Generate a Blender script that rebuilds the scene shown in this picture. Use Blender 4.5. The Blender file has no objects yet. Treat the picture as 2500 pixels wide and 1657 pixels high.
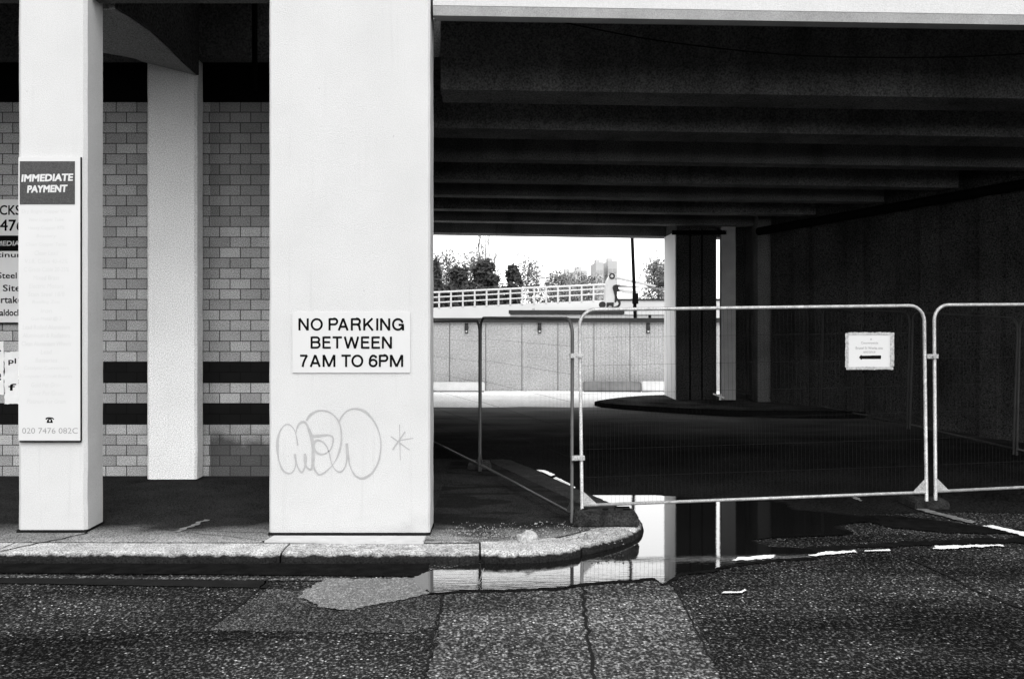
import bpy, bmesh, math, random
from mathutils import Vector, noise
R = math.radians
random.seed(7)
C = bpy.context.scene.collection

# ------------------------------------------------------------------ camera, world, sun, exposure
F = 2430.0; VX = 1220.0; VY = 785.0; HC = 2.1
cam = bpy.data.cameras.new("camera"); co = bpy.data.objects.new("camera", cam); C.objects.link(co)
co.location = (0, 0, HC); co.rotation_euler = (R(90), 0, 0)
cam.sensor_width = 36; cam.lens = F/2500*36
cam.shift_x = (1250-VX)/2500; cam.shift_y = -(828.5-VY)/2500
cam.clip_end = 3000; cam.clip_start = .1
bpy.context.scene.camera = co

w = bpy.data.worlds.new("World"); bpy.context.scene.world = w; w.use_nodes = True
nt = w.node_tree; nt.nodes.clear()
sky = nt.nodes.new("ShaderNodeTexSky"); sky.sky_type = 'NISHITA'; sky.sun_disc = False
sky.sun_elevation = R(48); sky.sun_rotation = R(171); sky.dust_density = 6; sky.air_density = 1.2
bw = nt.nodes.new("ShaderNodeRGBToBW"); ov = nt.nodes.new('ShaderNodeMath'); ov.operation = 'MULTIPLY_ADD'; ov.inputs[1].default_value = .5; ov.inputs[2].default_value = 8.0   # grey cloud deck over the clear-sky gradient
bg = nt.nodes.new("ShaderNodeBackground"); bg.inputs[1].default_value = .13
out = nt.nodes.new("ShaderNodeOutputWorld")
nt.links.new(sky.outputs[0], bw.inputs[0]); nt.links.new(bw.outputs[0], ov.inputs[0]); nt.links.new(ov.outputs[0], bg.inputs[0]); nt.links.new(bg.outputs[0], out.inputs[0])
sun = bpy.data.lights.new("sun", 'SUN'); sun.energy = .5; sun.angle = R(25); sun.color = (1, 1, 1)
so = bpy.data.objects.new("sun", sun); C.objects.link(so)
so.rotation_euler = Vector((-.15*math.cos(R(48)), .9*math.cos(R(48)), -math.sin(R(48)))).to_track_quat('-Z', 'Y').to_euler()
vs = bpy.context.scene.view_settings
vs.view_transform = 'Standard'; vs.look = 'None'; vs.gamma = 1; vs.exposure = 1.0; vs.use_curve_mapping = False

# ------------------------------------------------------------------ pixel helpers (2500x1657 photograph)
PZ = .10
def W(px, py, d): return Vector(((px-VX)*d/F, d, HC-(py-VY)*d/F))
def G(px, py, z=0.): d = (HC-z)*F/(py-VY); return Vector(((px-VX)*d/F, d, z))
def g(d):
    def ss(a, b, t): t = max(0, min(1, (t-a)/(b-a))); return t*t*(3-2*t)
    return .32*ss(11, 21, d) - .32*ss(24, 30, d)

# ------------------------------------------------------------------ materials
def mat(name, base, rough=.8, var=.25, scale=6., fine=.0, fscale=120., bump=.0, bscale=60., metal=0., spec=.3, extra=None):
    m = bpy.data.materials.new(name); m.use_nodes = True
    t = m.node_tree; N = t.nodes; L = t.links
    b = N['Principled BSDF']; b.inputs['Roughness'].default_value = rough; b.inputs['Metallic'].default_value = metal
    b.inputs['Specular IOR Level'].default_value = spec
    tc = N.new('ShaderNodeTexCoord')
    def nz(s, det=4):
        n = N.new('ShaderNodeTexNoise'); n.inputs['Scale'].default_value = s; n.inputs['Detail'].default_value = det
        L.new(tc.outputs['Object'], n.inputs['Vector']); return n
    n1 = nz(scale)
    mr = N.new('ShaderNodeMapRange'); mr.inputs[1].default_value = .3; mr.inputs[2].default_value = .7
    mr.inputs[3].default_value = base*(1-var); mr.inputs[4].default_value = base*(1+var)
    L.new(n1.outputs[0], mr.inputs[0]); val = mr.outputs[0]
    if fine:
        n2 = nz(fscale, 2); m2 = N.new('ShaderNodeMapRange'); m2.inputs[1].default_value = .3; m2.inputs[2].default_value = .7
        m2.inputs[3].default_value = 1-fine; m2.inputs[4].default_value = 1+fine
        L.new(n2.outputs[0], m2.inputs[0])
        mu = N.new('ShaderNodeMath'); mu.operation = 'MULTIPLY'; L.new(val, mu.inputs[0]); L.new(m2.outputs[0], mu.inputs[1]); val = mu.outputs[0]
    if extra: val = extra(N, L, tc, val, b)
    cb = N.new('ShaderNodeCombineColor')
    for i in range(3): L.new(val, cb.inputs[i])
    L.new(cb.outputs[0], b.inputs['Base Color'])
    if bump:
        nb = nz(bscale, 5); bp = N.new('ShaderNodeBump'); bp.inputs['Strength'].default_value = bump; bp.inputs['Distance'].default_value = .01
        L.new(nb.outputs[0], bp.inputs['Height']); L.new(bp.outputs[0], b.inputs['Normal'])
    return m
def math_(N, L, op, a, b=None, c=None):
    n = N.new('ShaderNodeMath'); n.operation = op
    for i, v in enumerate((a, b, c)):
        if v is None: continue
        if isinstance(v, (int, float)): n.inputs[i].default_value = v
        else: L.new(v, n.inputs[i])
    return n.outputs[0]
def rng(N, L, v, a, b, c, d):
    n = N.new('ShaderNodeMapRange'); L.new(v, n.inputs[0])
    for i, k in enumerate((a, b, c, d)): n.inputs[i+1].default_value = k
    return n.outputs[0]
def noi(N, L, tc, s, det=3, stretch=None):
    n = N.new('ShaderNodeTexNoise'); n.inputs['Scale'].default_value = s; n.inputs['Detail'].default_value = det
    src = tc.outputs['Object']
    if stretch:
        mp = N.new('ShaderNodeMapping'); mp.inputs['Scale'].default_value = stretch; L.new(src, mp.inputs[0]); src = mp.outputs[0]
    L.new(src, n.inputs['Vector']); return n.outputs[0]
def mixv(N, L, f, a, b):   # a*(1-f)+b*f
    n = N.new('ShaderNodeMix'); n.data_type = 'FLOAT'
    for i, v in ((0, f), (2, a), (3, b)):
        if isinstance(v, (int, float)): n.inputs[i].default_value = v
        else: L.new(v, n.inputs[i])
    return n.outputs[0]

def speckles(bright, thr, sc=55., patch=.6, grain=.12, gs=70., lo=.52, hi=.78):
    # exposed aggregate: dark binder, a coarse grain of half-bright stones, a few bright ones; worn unevenly
    def f(N, L, tc, val, b):
        mp = N.new('ShaderNodeMapping'); mp.inputs['Scale'].default_value = (.8, .8, 1); L.new(tc.outputs['Object'], mp.inputs[0])
        v = N.new('ShaderNodeTexVoronoi'); v.inputs['Scale'].default_value = sc; L.new(mp.outputs[0], v.inputs['Vector'])
        sp = N.new('ShaderNodeSeparateColor'); L.new(v.outputs['Color'], sp.inputs[0])
        wear = rng(N, L, noi(N, L, tc, .8, 6, (.6, 1.4, 1)), .38, .66, 1-patch, 1+patch)
        near = rng(N, L, v.outputs['Distance'], .15, .45, 1, 0)
        pick = rng(N, L, sp.outputs[0], thr, 1, 0, 1)
        st = math_(N, L, 'MULTIPLY', math_(N, L, 'MULTIPLY', near, pick), bright)
        g1 = noi(N, L, tc, gs, 6, (.75, .55, 1)); g2 = noi(N, L, tc, gs*.33, 4, (1, .8, 1))
        gg = math_(N, L, 'ADD', g1, math_(N, L, 'MULTIPLY', math_(N, L, 'SUBTRACT', g2, .5), .5))
        gr = math_(N, L, 'POWER', rng(N, L, gg, lo, hi, 0, 1), 1.3)
        gr = math_(N, L, 'MULTIPLY', math_(N, L, 'MULTIPLY', gr, grain), rng(N, L, sp.outputs[1], 0, 1, .3, 1.7))
        L.new(rng(N, L, wear, .6, 1.4, .45, .8), b.inputs['Roughness'])
        return math_(N, L, 'ADD', math_(N, L, 'MULTIPLY', val, wear), math_(N, L, 'MULTIPLY', math_(N, L, 'ADD', st, gr), wear))
    return f
def brick_extra(N, L, tc, val, b):
    sx = N.new('ShaderNodeSeparateXYZ'); L.new(tc.outputs['Object'], sx.inputs[0])
    cx = N.new('ShaderNodeCombineXYZ'); L.new(math_(N, L, 'ADD', sx.outputs[0], 20.03), cx.inputs[0]); L.new(math_(N, L, 'ADD', sx.outputs[2], 1.345), cx.inputs[1])
    br = N.new('ShaderNodeTexBrick'); L.new(cx.outputs[0], br.inputs['Vector'])
    br.inputs['Scale'].default_value = 1; br.inputs['Brick Width'].default_value = .268; br.inputs['Row Height'].default_value = .1345
    br.inputs['Mortar Size'].default_value = .0065; br.inputs['Mortar Smooth'].default_value = .25; br.inputs['Bias'].default_value = 0
    br.inputs['Color1'].default_value = (.74, .74, .74, 1); br.inputs['Color2'].default_value = (1.15, 1.15, 1.15, 1); br.inputs['Mortar'].default_value = (.13, .13, .13, 1)
    br.offset = .5
    mp = N.new('ShaderNodeMapping')
    v = math_(N, L, 'MULTIPLY', val, br.outputs['Color'])
    z = sx.outputs[2]      # height above the pavement: the wall's origin stands on it
    def band(a, c):
        return math_(N, L, 'MULTIPLY', math_(N, L, 'GREATER_THAN', z, a), math_(N, L, 'LESS_THAN', z, c))
    bd = math_(N, L, 'ADD', band(.670, .945), band(1.208, 1.483))
    v = mixv(N, L, bd, v, math_(N, L, 'MULTIPLY', math_(N, L, 'ADD', br.outputs['Color'], .6), .0045))
    # grime patch low on the right-hand part of the wall
    st = rng(N, L, math_(N, L, 'ADD', z, math_(N, L, 'MULTIPLY', noi(N, L, tc, 3, 5), .5)), .66, .86, 1, 0)
    st = math_(N, L, 'MULTIPLY', st, math_(N, L, 'GREATER_THAN', sx.outputs[0], .75))
    v = mixv(N, L, math_(N, L, 'MULTIPLY', st, .82), v, .03)
    up = rng(N, L, z, 3.225, 3.235, 0, .45)     # upper courses darker right of the column
    up = math_(N, L, 'MULTIPLY', up, math_(N, L, 'GREATER_THAN', sx.outputs[0], .75))
    v = mixv(N, L, up, v, .05)
    return v
def kerb_extra(N, L, tc, val, b):
    sx = N.new('ShaderNodeSeparateXYZ'); L.new(tc.outputs['Object'], sx.inputs[0])
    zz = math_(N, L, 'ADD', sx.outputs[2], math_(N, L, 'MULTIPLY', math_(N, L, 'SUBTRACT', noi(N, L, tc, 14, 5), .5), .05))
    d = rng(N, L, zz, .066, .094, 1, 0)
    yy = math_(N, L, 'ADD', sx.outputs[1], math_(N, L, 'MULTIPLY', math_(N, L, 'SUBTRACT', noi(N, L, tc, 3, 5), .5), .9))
    val = mixv(N, L, rng(N, L, yy, 9.7, 10.3, 0, .93), val, .014)      # deck shade put into the stones away from the street
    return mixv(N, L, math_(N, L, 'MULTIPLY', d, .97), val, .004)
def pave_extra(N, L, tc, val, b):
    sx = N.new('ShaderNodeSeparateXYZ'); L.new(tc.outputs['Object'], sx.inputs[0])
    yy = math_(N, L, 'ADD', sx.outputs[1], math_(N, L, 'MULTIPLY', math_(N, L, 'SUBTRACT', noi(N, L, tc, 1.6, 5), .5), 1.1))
    d = rng(N, L, yy, 8.9, 9.85, 0, 1)         # rain-washed strip along the kerb, roof shade put into the slabs behind
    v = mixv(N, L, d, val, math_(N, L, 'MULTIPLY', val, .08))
    wt = rng(N, L, noi(N, L, tc, 1.3, 4, (.8, 2.2, 1)), .50, .56, 0, 1)   # damp stains
    wt = math_(N, L, 'MULTIPLY', wt, math_(N, L, 'GREATER_THAN', sx.outputs[0], -.7))
    v = mixv(N, L, math_(N, L, 'MULTIPLY', wt, .65), v, .008)
    return v
def marks(N, L, tc, val, b):      # small chips, pinholes and faint runs in the paint
    v = N.new('ShaderNodeTexVoronoi'); v.inputs['Scale'].default_value = 7; L.new(tc.outputs['Object'], v.inputs['Vector'])
    sp = N.new('ShaderNodeSeparateColor'); L.new(v.outputs['Color'], sp.inputs[0])
    dot = math_(N, L, 'MULTIPLY', rng(N, L, v.outputs['Distance'], .02, .05, 1, 0), math_(N, L, 'GREATER_THAN', sp.outputs[0], .8))
    run = rng(N, L, noi(N, L, tc, 5, 5, (3, 3, .15)), .6, .8, 0, .08)
    sx = N.new('ShaderNodeSeparateXYZ'); L.new(tc.outputs['Object'], sx.inputs[0])
    low = math_(N, L, 'MULTIPLY', rng(N, L, sx.outputs[2], 0, .45, 1, 0), rng(N, L, noi(N, L, tc, 3, 6, (1, 1, 1.3)), .5, .8, 0, .22))
    t = math_(N, L, 'ADD', math_(N, L, 'MULTIPLY', dot, .45), math_(N, L, 'ADD', run, low))
    return math_(N, L, 'MULTIPLY', val, math_(N, L, 'SUBTRACT', 1, t))
def floor_extra(N, L, tc, val, b):    # daylight from the far opening put into the floor colour
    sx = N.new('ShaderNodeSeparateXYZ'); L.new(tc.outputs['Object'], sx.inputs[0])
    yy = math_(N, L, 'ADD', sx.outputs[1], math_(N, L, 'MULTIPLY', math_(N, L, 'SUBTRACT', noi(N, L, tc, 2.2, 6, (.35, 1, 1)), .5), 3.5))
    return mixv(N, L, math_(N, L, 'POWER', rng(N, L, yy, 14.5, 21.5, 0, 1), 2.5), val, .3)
def streaks(N, L, tc, val, b):
    s = rng(N, L, noi(N, L, tc, 3, 5, (1.5, 1.5, .12)), .52, .75, 1, .72)
    return math_(N, L, 'MULTIPLY', val, s)

M = {}
M['paint'] = mat('white_painted_render', .41, .75, .04, 1.4, .10, 110, .35, 110, extra=marks)
M['brightwhite'] = mat('bright_white', .78, .8, .03, 1.4)
M['paint2'] = mat('weathered_white_render', .72, .8, .05, 1.4, .42, 90, .3, 100, extra=marks)
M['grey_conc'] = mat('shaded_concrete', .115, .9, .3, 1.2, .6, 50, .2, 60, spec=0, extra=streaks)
M['haunch'] = mat('lit_soffit_concrete', .24, .9, .1, 1.2, .6, 70)
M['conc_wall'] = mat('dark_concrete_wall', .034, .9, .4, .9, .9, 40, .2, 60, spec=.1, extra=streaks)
M['chamfer'] = mat('fascia_edge_concrete', .33, .85, .12, 3, .2, 90)
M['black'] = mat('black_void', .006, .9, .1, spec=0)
M['brick'] = mat('glazed_block', .32, .7, .12, 2.5, .55, 80, .12, 90, spec=.04, extra=brick_extra)
M['asphalt'] = mat('wet_asphalt', .0085, .6, .2, 3, .6, 90, 1.0, 60, spec=.0, extra=speckles(.5, .91, 58, .55, .14, 70, .49, .80))
M['asphalt2'] = mat('pale_asphalt_patch', .019, .7, .2, 3, .45, 90, 1.0, 60, spec=.0, extra=speckles(.45, .87, 58, .4, .20, 70, .45, .76))
M['asphalt3'] = mat('smooth_grey_asphalt', .016, .7, .15, 2, .4, 90, .8, 80, spec=.0, extra=speckles(.2, .94, 66, .3, .14, 110, .46, .72))
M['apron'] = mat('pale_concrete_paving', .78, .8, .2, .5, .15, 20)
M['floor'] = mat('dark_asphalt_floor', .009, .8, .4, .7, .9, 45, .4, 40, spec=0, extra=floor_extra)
M['pave'] = mat('pavement_concrete', .24, .85, .2, 2.5, .85, 80, .5, 60, spec=0, extra=pave_extra)
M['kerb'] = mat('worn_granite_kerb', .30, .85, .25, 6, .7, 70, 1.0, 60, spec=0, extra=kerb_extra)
M['tar'] = mat('tar_seam', .011, .8, .2, spec=0)
M['blackwet'] = mat('wet_gutter_silt', .006, .5, .3, 8, .4, 90, .2, 60, spec=0)
M['island'] = mat('dusty_island_paving', .045, .9, .6, 1.6, .6, 40, spec=0)
M['plate'] = mat('pale_metal_strip', .36, .6, .08, 8)
M['steel'] = mat('galvanised_steel', .29, .5, .25, 12, .4, 90, metal=.3, spec=.5)
M['wire'] = mat('dull_wire', .013, .8, .1, 5, spec=0)
M['midsteel'] = mat('shaded_steel', .05, .5, .2, 12, metal=.3)  # galvanised steel again, with the dim underpass put into its colour
M['darksteel'] = mat('deep_shade_steel', .03, .6, .2, 12)  # darkest copy of the steel, shade put into its colour
M['block'] = mat('dirty_rubber_block', .018, .8, .6, 8, .6, 60, .8, 40, spec=.05)
M['stone'] = mat('broken_concrete', .26, .9, .25, 12, .3, 60, 1., 40)
M['grit'] = mat('dirty_grit', .13, .9, .6, 12)
M['ink'] = mat('black_ink', .004, .8, .05, spec=.02)
M['board'] = mat('white_sign_board', .43, .5, .02, 3)
M['paper'] = mat('pale_paper', .72, .8, .08, 6)
M['greyboard'] = mat('grey_white_board', .62, .6, .05, 4)
M['panel'] = mat('dark_sign_panel', .03, .5, .3, 60, .5, 120)
M['faded'] = mat('faded_lettering', .39, .6, .05)
M['faded2'] = mat('half_faded_lettering', .2, .6, .2, 40)
M['graf'] = mat('thin_grey_spray_paint', .285, .8, .08, 14, .06, 120)
M['tape'] = mat('crumpled_silver_tape', .30, .4, .35, 60, metal=.3)
M['paintline'] = mat('worn_road_paint', .6, .7, .15, 30, .2, 60)
M['paintfade'] = mat('faded_road_paint', .13, .7, .5, 14, .3, 60)
M['extwall'] = mat('grey_panel_wall', .31, .8, .1, 1.5, .28, 22)
M['coping'] = mat('dark_coping', .02, .8, .2, 3)
M['lightblock'] = mat('pale_kerb_block', .55, .8, .1, 3)
M['midblock'] = mat('grey_planter', .16, .9, .2, 4)
M['foliage'] = mat('dark_foliage', .03, .9, .4, 4)
M['twig'] = mat('winter_twigs', .11, .9, .2, 4)
M['lightleaf'] = mat('thin_pale_foliage', .09, .9, .3, 4)
M['whitewall'] = mat('white_parapet', .42, .8, .05, .5)
M['rail'] = mat('white_railing', .42, .5, .05)
M['tower'] = mat('hazed_tower_cladding', .36, .8, .05, .05)  # haze over the far towers put into the colour
M['towerwin'] = mat('hazed_tower_windows', .29, .5, .1, .05)  # windows paled by the same painted haze
M['machine'] = mat('pale_machine_paint', .36, .5, .05)
M['boom'] = mat('boom_paint', .16, .5, .1)
M['tyre'] = mat('black_tyre', .01, .8, .1)
def water():
    m = bpy.data.materials.new('puddle_water'); m.use_nodes = True; t = m.node_tree; b = t.nodes['Principled BSDF']
    b.inputs['Base Color'].default_value = (.004,)*3+(1,); b.inputs['Roughness'].default_value = .015; b.inputs['IOR'].default_value = 1.6
    b.inputs['Specular IOR Level'].default_value = 1.0
    tc = t.nodes.new('ShaderNodeTexCoord'); mp = t.nodes.new('ShaderNodeMapping'); mp.inputs['Scale'].default_value = (4, 26, 1)
    n = t.nodes.new('ShaderNodeTexNoise'); n.inputs['Scale'].default_value = 1.2; n.inputs['Detail'].default_value = 3
    bp = t.nodes.new('ShaderNodeBump'); bp.inputs['Strength'].default_value = .05; bp.inputs['Distance'].default_value = .01
    t.links.new(tc.outputs['Object'], mp.inputs[0]); t.links.new(mp.outputs[0], n.inputs['Vector']); t.links.new(n.outputs[0], bp.inputs['Height']); t.links.new(bp.outputs[0], b.inputs['Normal'])
    return m
M['water'] = water()
def damp():
    m = mat('damp_reflection', .055, .5, .12, 2.5, .5, 100, .5, 100, spec=.5, extra=speckles(.12, .95, 70, .08, .16, 120, .4, .7)); return m  # damp asphalt; the pillar's pale reflection is put into its colour
M['damp'] = damp()

# ------------------------------------------------------------------ mesh helpers
class MB:
    def __init__(s): s.v = []; s.f = []
    def add(s, vs, fs):
        o = len(s.v); s.v += [Vector(v) for v in vs]; s.f += [tuple(i+o for i in f) for f in fs]; return s
    def box(s, x0, x1, y0, y1, z0, z1):
        x0, x1 = min(x0, x1), max(x0, x1); y0, y1 = min(y0, y1), max(y0, y1); z0, z1 = min(z0, z1), max(z0, z1)
        return s.add([(x0,y0,z0),(x1,y0,z0),(x1,y1,z0),(x0,y1,z0),(x0,y0,z1),(x1,y0,z1),(x1,y1,z1),(x0,y1,z1)],
              [(3,2,1,0),(4,5,6,7),(0,1,5,4),(1,2,6,5),(2,3,7,6),(3,0,4,7)])
    def wallseg(s, a, b, t, z0, z1):       # vertical slab from a to b, thickness t to the left of a->b
        a = Vector(a[:2]); b = Vector(b[:2]); n = Vector((-(b-a).y, (b-a).x)).normalized()*t
        p = [a, b, b+n, a+n]
        return s.prism([(q.x, q.y) for q in p], z0, z1)
    def prism(s, poly, z0, z1):
        n = len(poly); area = sum(poly[i][0]*poly[(i+1)%n][1]-poly[(i+1)%n][0]*poly[i][1] for i in range(n))
        if area < 0: poly = poly[::-1]
        vs = [(x, y, z0) for x, y in poly]+[(x, y, z1) for x, y in poly]
        return s.add(vs, [tuple(range(n))[::-1], tuple(range(n, 2*n))]+[(i, (i+1)%n, (i+1)%n+n, i+n) for i in range(n)])
    def sheet(s, poly, z):
        n = len(poly); area = sum(poly[i][0]*poly[(i+1)%n][1]-poly[(i+1)%n][0]*poly[i][1] for i in range(n))
        if area < 0: poly = poly[::-1]
        return s.add([(p[0], p[1], z if not callable(z) else z(p[0], p[1])) for p in poly], [tuple(range(n))])
    def tube(s, pts, r, n=8, closed=False, r2=None):
        pts = [Vector(p) for p in pts]; m = len(pts); rings = []; up = None
        for i, p in enumerate(pts):
            a = pts[i-1] if (i or closed) else p; b = pts[(i+1) % m] if (i < m-1 or closed) else p
            t = (b-a).normalized()
            if up is None:
                up = Vector((0, 0, 1)) if abs(t.z) < .9 else Vector((1, 0, 0))
            u = (up-t*up.dot(t)).normalized(); v = t.cross(u); up = u
            rr = r if r2 is None else r+(r2-r)*i/(m-1)
            rings.append([p+(u*math.cos(2*math.pi*k/n)+v*math.sin(2*math.pi*k/n))*rr for k in range(n)])
        o = len(s.v); s.v += [q for rg in rings for q in rg]
        for i in range(m if closed else m-1):
            j = (i+1) % m
            for k in range(n): s.f.append((o+i*n+k, o+j*n+k, o+j*n+(k+1)%n, o+i*n+(k+1)%n)[::-1])
        if not closed: s.f.append(tuple(o+k for k in range(n))); s.f.append(tuple(o+(m-1)*n+k for k in range(n))[::-1])
        return s
    def build(s, name, m, parent=None, smooth=False, local=False, bevel=0, fix=False):
        me = bpy.data.meshes.new(name)
        off = Vector((0, 0, 0))
        if parent is not None and not local:
            q = parent
            while q is not None: off += q.location; q = q.parent
        me.from_pydata([v-off for v in s.v], [], s.f); me.materials.append(m)
        if bevel or fix:
            b = bmesh.new(); b.from_mesh(me)
            if bevel:
                bmesh.ops.bevel(b, geom=[e for e in b.edges if len(e.link_faces) == 2 and e.calc_face_angle(0) > .6], offset=bevel, segments=2, affect='EDGES', clamp_overlap=True)
            bmesh.ops.recalc_face_normals(b, faces=b.faces)
            b.to_mesh(me); b.free()
        if smooth:
            for p in me.polygons: p.use_smooth = True
        me.update()
        o = bpy.data.objects.new(name, me); C.objects.link(o)
        if parent is not None: o.parent = parent
        return o
def tag(o, label=None, cat=None, group=None, kind=None):
    if label: o['label'] = label
    if cat: o['category'] = cat
    if group: o['group'] = group
    if kind: o['kind'] = kind
    return o
def thing(name, label, cat, loc=(0, 0, 0), rz=0, group=None):
    o = bpy.data.objects.new(name, None); C.objects.link(o); o.location = loc; o.rotation_euler = (0, 0, rz)
    o.empty_display_size = .2
    return tag(o, label, cat, group)
def copy_tree(o, parent=None):
    c = o.copy(); C.objects.link(c); c.parent = parent
    for ch in list(o.children): copy_tree(ch, c)
    return c
def struct(mb, name, m, **k): return tag(mb.build(name, m, **k), kind='structure')
def catmull(P, n=8, closed=False):
    P = [Vector(p) for p in P]; out = []; m = len(P)
    for i in range(m if closed else m-1):
        a = P[(i-1) % m] if (closed or i) else P[0]; b = P[i]; c = P[(i+1) % m]; d = P[(i+2) % m] if (closed or i+2 < m) else P[-1]
        for k in range(n):
            t = k/n; out.append(.5*((2*b)+(c-a)*t+(2*a-5*b+4*c-d)*t*t+(3*b-a-3*c+d)*t**3))
    if not closed: out.append(P[-1])
    return out
def ragged(poly, step=.05, amp=.02, seed=0, sc=7.):
    step = min(step, .02)
    res = []; n = len(poly)
    for i in range(n):
        a = Vector(poly[i][:2]); b = Vector(poly[(i+1) % n][:2]); L = (b-a).length; k = max(1, int(L/step))
        t = (b-a)/max(L, 1e-6); nn = Vector((-t.y, t.x))
        for j in range(k):
            p = a+(b-a)*j/k
            e = noise.noise(Vector((p.x*sc, p.y*sc, seed)))+.7*noise.noise(Vector((p.x*sc*3, p.y*sc*3, seed+9)))+.45*noise.noise(Vector((p.x*sc*8, p.y*sc*8, seed+19)))
            res.append(tuple(p+nn*e*amp))
    return res
def sheet_fill(poly, z, name, m, kind='structure'):
    """irregular outline filled through bmesh triangulation"""
    b = bmesh.new(); vs_ = [b.verts.new((p[0], p[1], z if not callable(z) else z(p[0], p[1]))) for p in poly]
    f = b.faces.new(vs_); b.normal_update()
    if f.normal.z < 0: f.normal_flip()
    bmesh.ops.triangulate(b, faces=[f])
    me = bpy.data.meshes.new(name); b.to_mesh(me); b.free(); me.materials.append(m)
    o = bpy.data.objects.new(name, me); C.objects.link(o); return tag(o, kind=kind)
def text_mesh(mb, body, x0, x1, z0, z1, y, bold=0., shear=0., rot=0.):
    cu = bpy.data.curves.new('t', 'FONT'); cu.body = body; cu.shear = shear; cu.resolution_u = 3
    ob = bpy.data.objects.new('t', cu); C.objects.link(ob)
    dg = bpy.context.evaluated_depsgraph_get(); me = bpy.data.meshes.new_from_object(ob.evaluated_get(dg))
    xs = [v.co.x for v in me.vertices]; ys = [v.co.y for v in me.vertices]
    a, b, c, d = min(xs), max(xs), min(ys), max(ys)
    mx = (x0+x1)/2; e = bold*(z1-z0)
    k = 0
    for ex, ez in (((-e, -e), (e, e), (-e, e), (e, -e)) if bold else ((0, 0),)):
        vs_ = []
        for v in me.vertices:
            X = x0+e+(v.co.x-a)/(b-a)*(x1-x0-2*e)+ex; Z = z0+e+(v.co.y-c)/(d-c)*(z1-z0-2*e)+ez
            vs_.append((X, y-.00012*k, Z+(X-mx)*rot))
        mb.add(vs_, [tuple(p.vertices) for p in me.polygons]); k += 1
    bpy.data.objects.remove(ob); bpy.data.curves.remove(cu); bpy.data.meshes.remove(me)
def glyph(ch):
    A = lambda cx, cz, rx, rz, a0, a1, n=14: [(cx+rx*math.cos(R(a0+(a1-a0)*k/n)), cz+rz*math.sin(R(a0+(a1-a0)*k/n))) for k in range(n+1)]
    t = .065     # half a stroke, so outlines touch 0 and 1
    return {'N': [[(.08, 0), (.08, 1)], [(.08, .99), (.92, .01)], [(.92, 0), (.92, 1)]],
     'O': [A(.5, .5, .5-.07, .5-t, 0, 360, 36)], 'I': [[(.5, 0), (.5, 1)]],
     'P': [[(.09, 0), (.09, 1)], [(.09, 1-t), (.62, 1-t)]+A(.62, .5+.235, .3, .265-.03, 90, -90, 12)+[(.09, .5)]],
     'R': [[(.09, 0), (.09, 1)], [(.09, 1-t), (.62, 1-t)]+A(.62, .5+.235, .28, .265-.03, 90, -90, 12)+[(.09, .5)], [(.6, .5), (.82, .4), (.86, .2), (.93, 0)]],
     'B': [[(.09, 0), (.09, 1)], [(.09, 1-t), (.6, 1-t)]+A(.6, .735, .27, .2, 90, -90, 12)+[(.09, .53)], [(.6, .53)]+A(.6, .3, .32, .23, 90, -90, 12)+[(.09, t)]],
     'A': [[(.07, 0), (.5, .99)], [(.93, 0), (.5, .99)], [(.22, .31), (.78, .31)]], 'K': [[(.09, 0), (.09, 1)], [(.12, .36), (.9, 1)], [(.38, .58), (.94, 0)]],
     'G': [[(.93, .66)]+A(.5, .5, .43, .5-t, 25, 330, 30)+[(.92, .30), (.92, .46), (.55, .46)], [(.94, 0), (.94, .46)]],
     'E': [[(.1, 0), (.1, 1)], [(.1, 1-t), (.97, 1-t)], [(.1, .53), (.9, .53)], [(.1, t), (1, t)]], 'T': [[(0, 1-t), (1, 1-t)], [(.5, 0), (.5, 1)]],
     'W': [[(.05, 1), (.26, .01)], [(.26, .01), (.5, .98)], [(.5, .98), (.74, .01)], [(.74, .01), (.95, 1)]], 'M': [[(.07, 0), (.07, 1)], [(.09, .99), (.5, .03)], [(.5, .03), (.91, .99)], [(.93, 0), (.93, 1)]],
     '7': [[(0, 1-t), (.92, 1-t)], [(.9, .95), (.6, .6), (.42, .3), (.34, 0)]], '6': [A(.5, .33, .41, .33-t, 0, 360, 30), [(.09, .38), (.12, .62), (.22, .82), (.42, .93), (.62, .93), (.82, .84), (.87, .74)]]}[ch]
def stroke_word(letters, m, parent, y0, y1, D, name='text_line'):
    # letters: (character, left, right) in pixels of the photo; strokes of one even width, like sans serif sign lettering
    mb = MB(); k = 0; wd = W(0, y0, D).z-W(0, y1, D).z
    for ch, l, r_ in letters:
        a = W(640+l/3.136, y1, D); b = W(640+r_/3.136, y0, D)
        if ch == 'I': a.x -= .03; b.x += .03
        for st in glyph(ch):
            pts = [Vector((a.x+x*(b.x-a.x), D-.00008*k, a.z+z*(b.z-a.z))) for x, z in st]; k += 1
            n = len(pts); vs_ = []; w_ = wd*.178/2; closed = (pts[0]-pts[-1]).length < 1e-5
            for i in range(n):
                p0 = pts[i-1] if i else (pts[-2] if closed else pts[0]); p1 = pts[i+1] if i < n-1 else (pts[1] if closed else pts[-1])
                t0 = (pts[i]-p0); t1 = (p1-pts[i]); t0 = t0.normalized() if t0.length > 1e-6 else t1.normalized(); t1 = t1.normalized() if t1.length > 1e-6 else t0
                t = (t0+t1).normalized(); nn = Vector((-t.z, 0, t.x)); c_ = max(.55, nn.dot(Vector((-t0.z, 0, t0.x))))
                vs_ += [pts[i]+nn*w_/c_, pts[i]-nn*w_/c_]
            mb.add(vs_, [(2*i, 2*i+1, 2*i+3, 2*i+2) for i in range(n-1)])
    return mb.build(name, m, parent)
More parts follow.
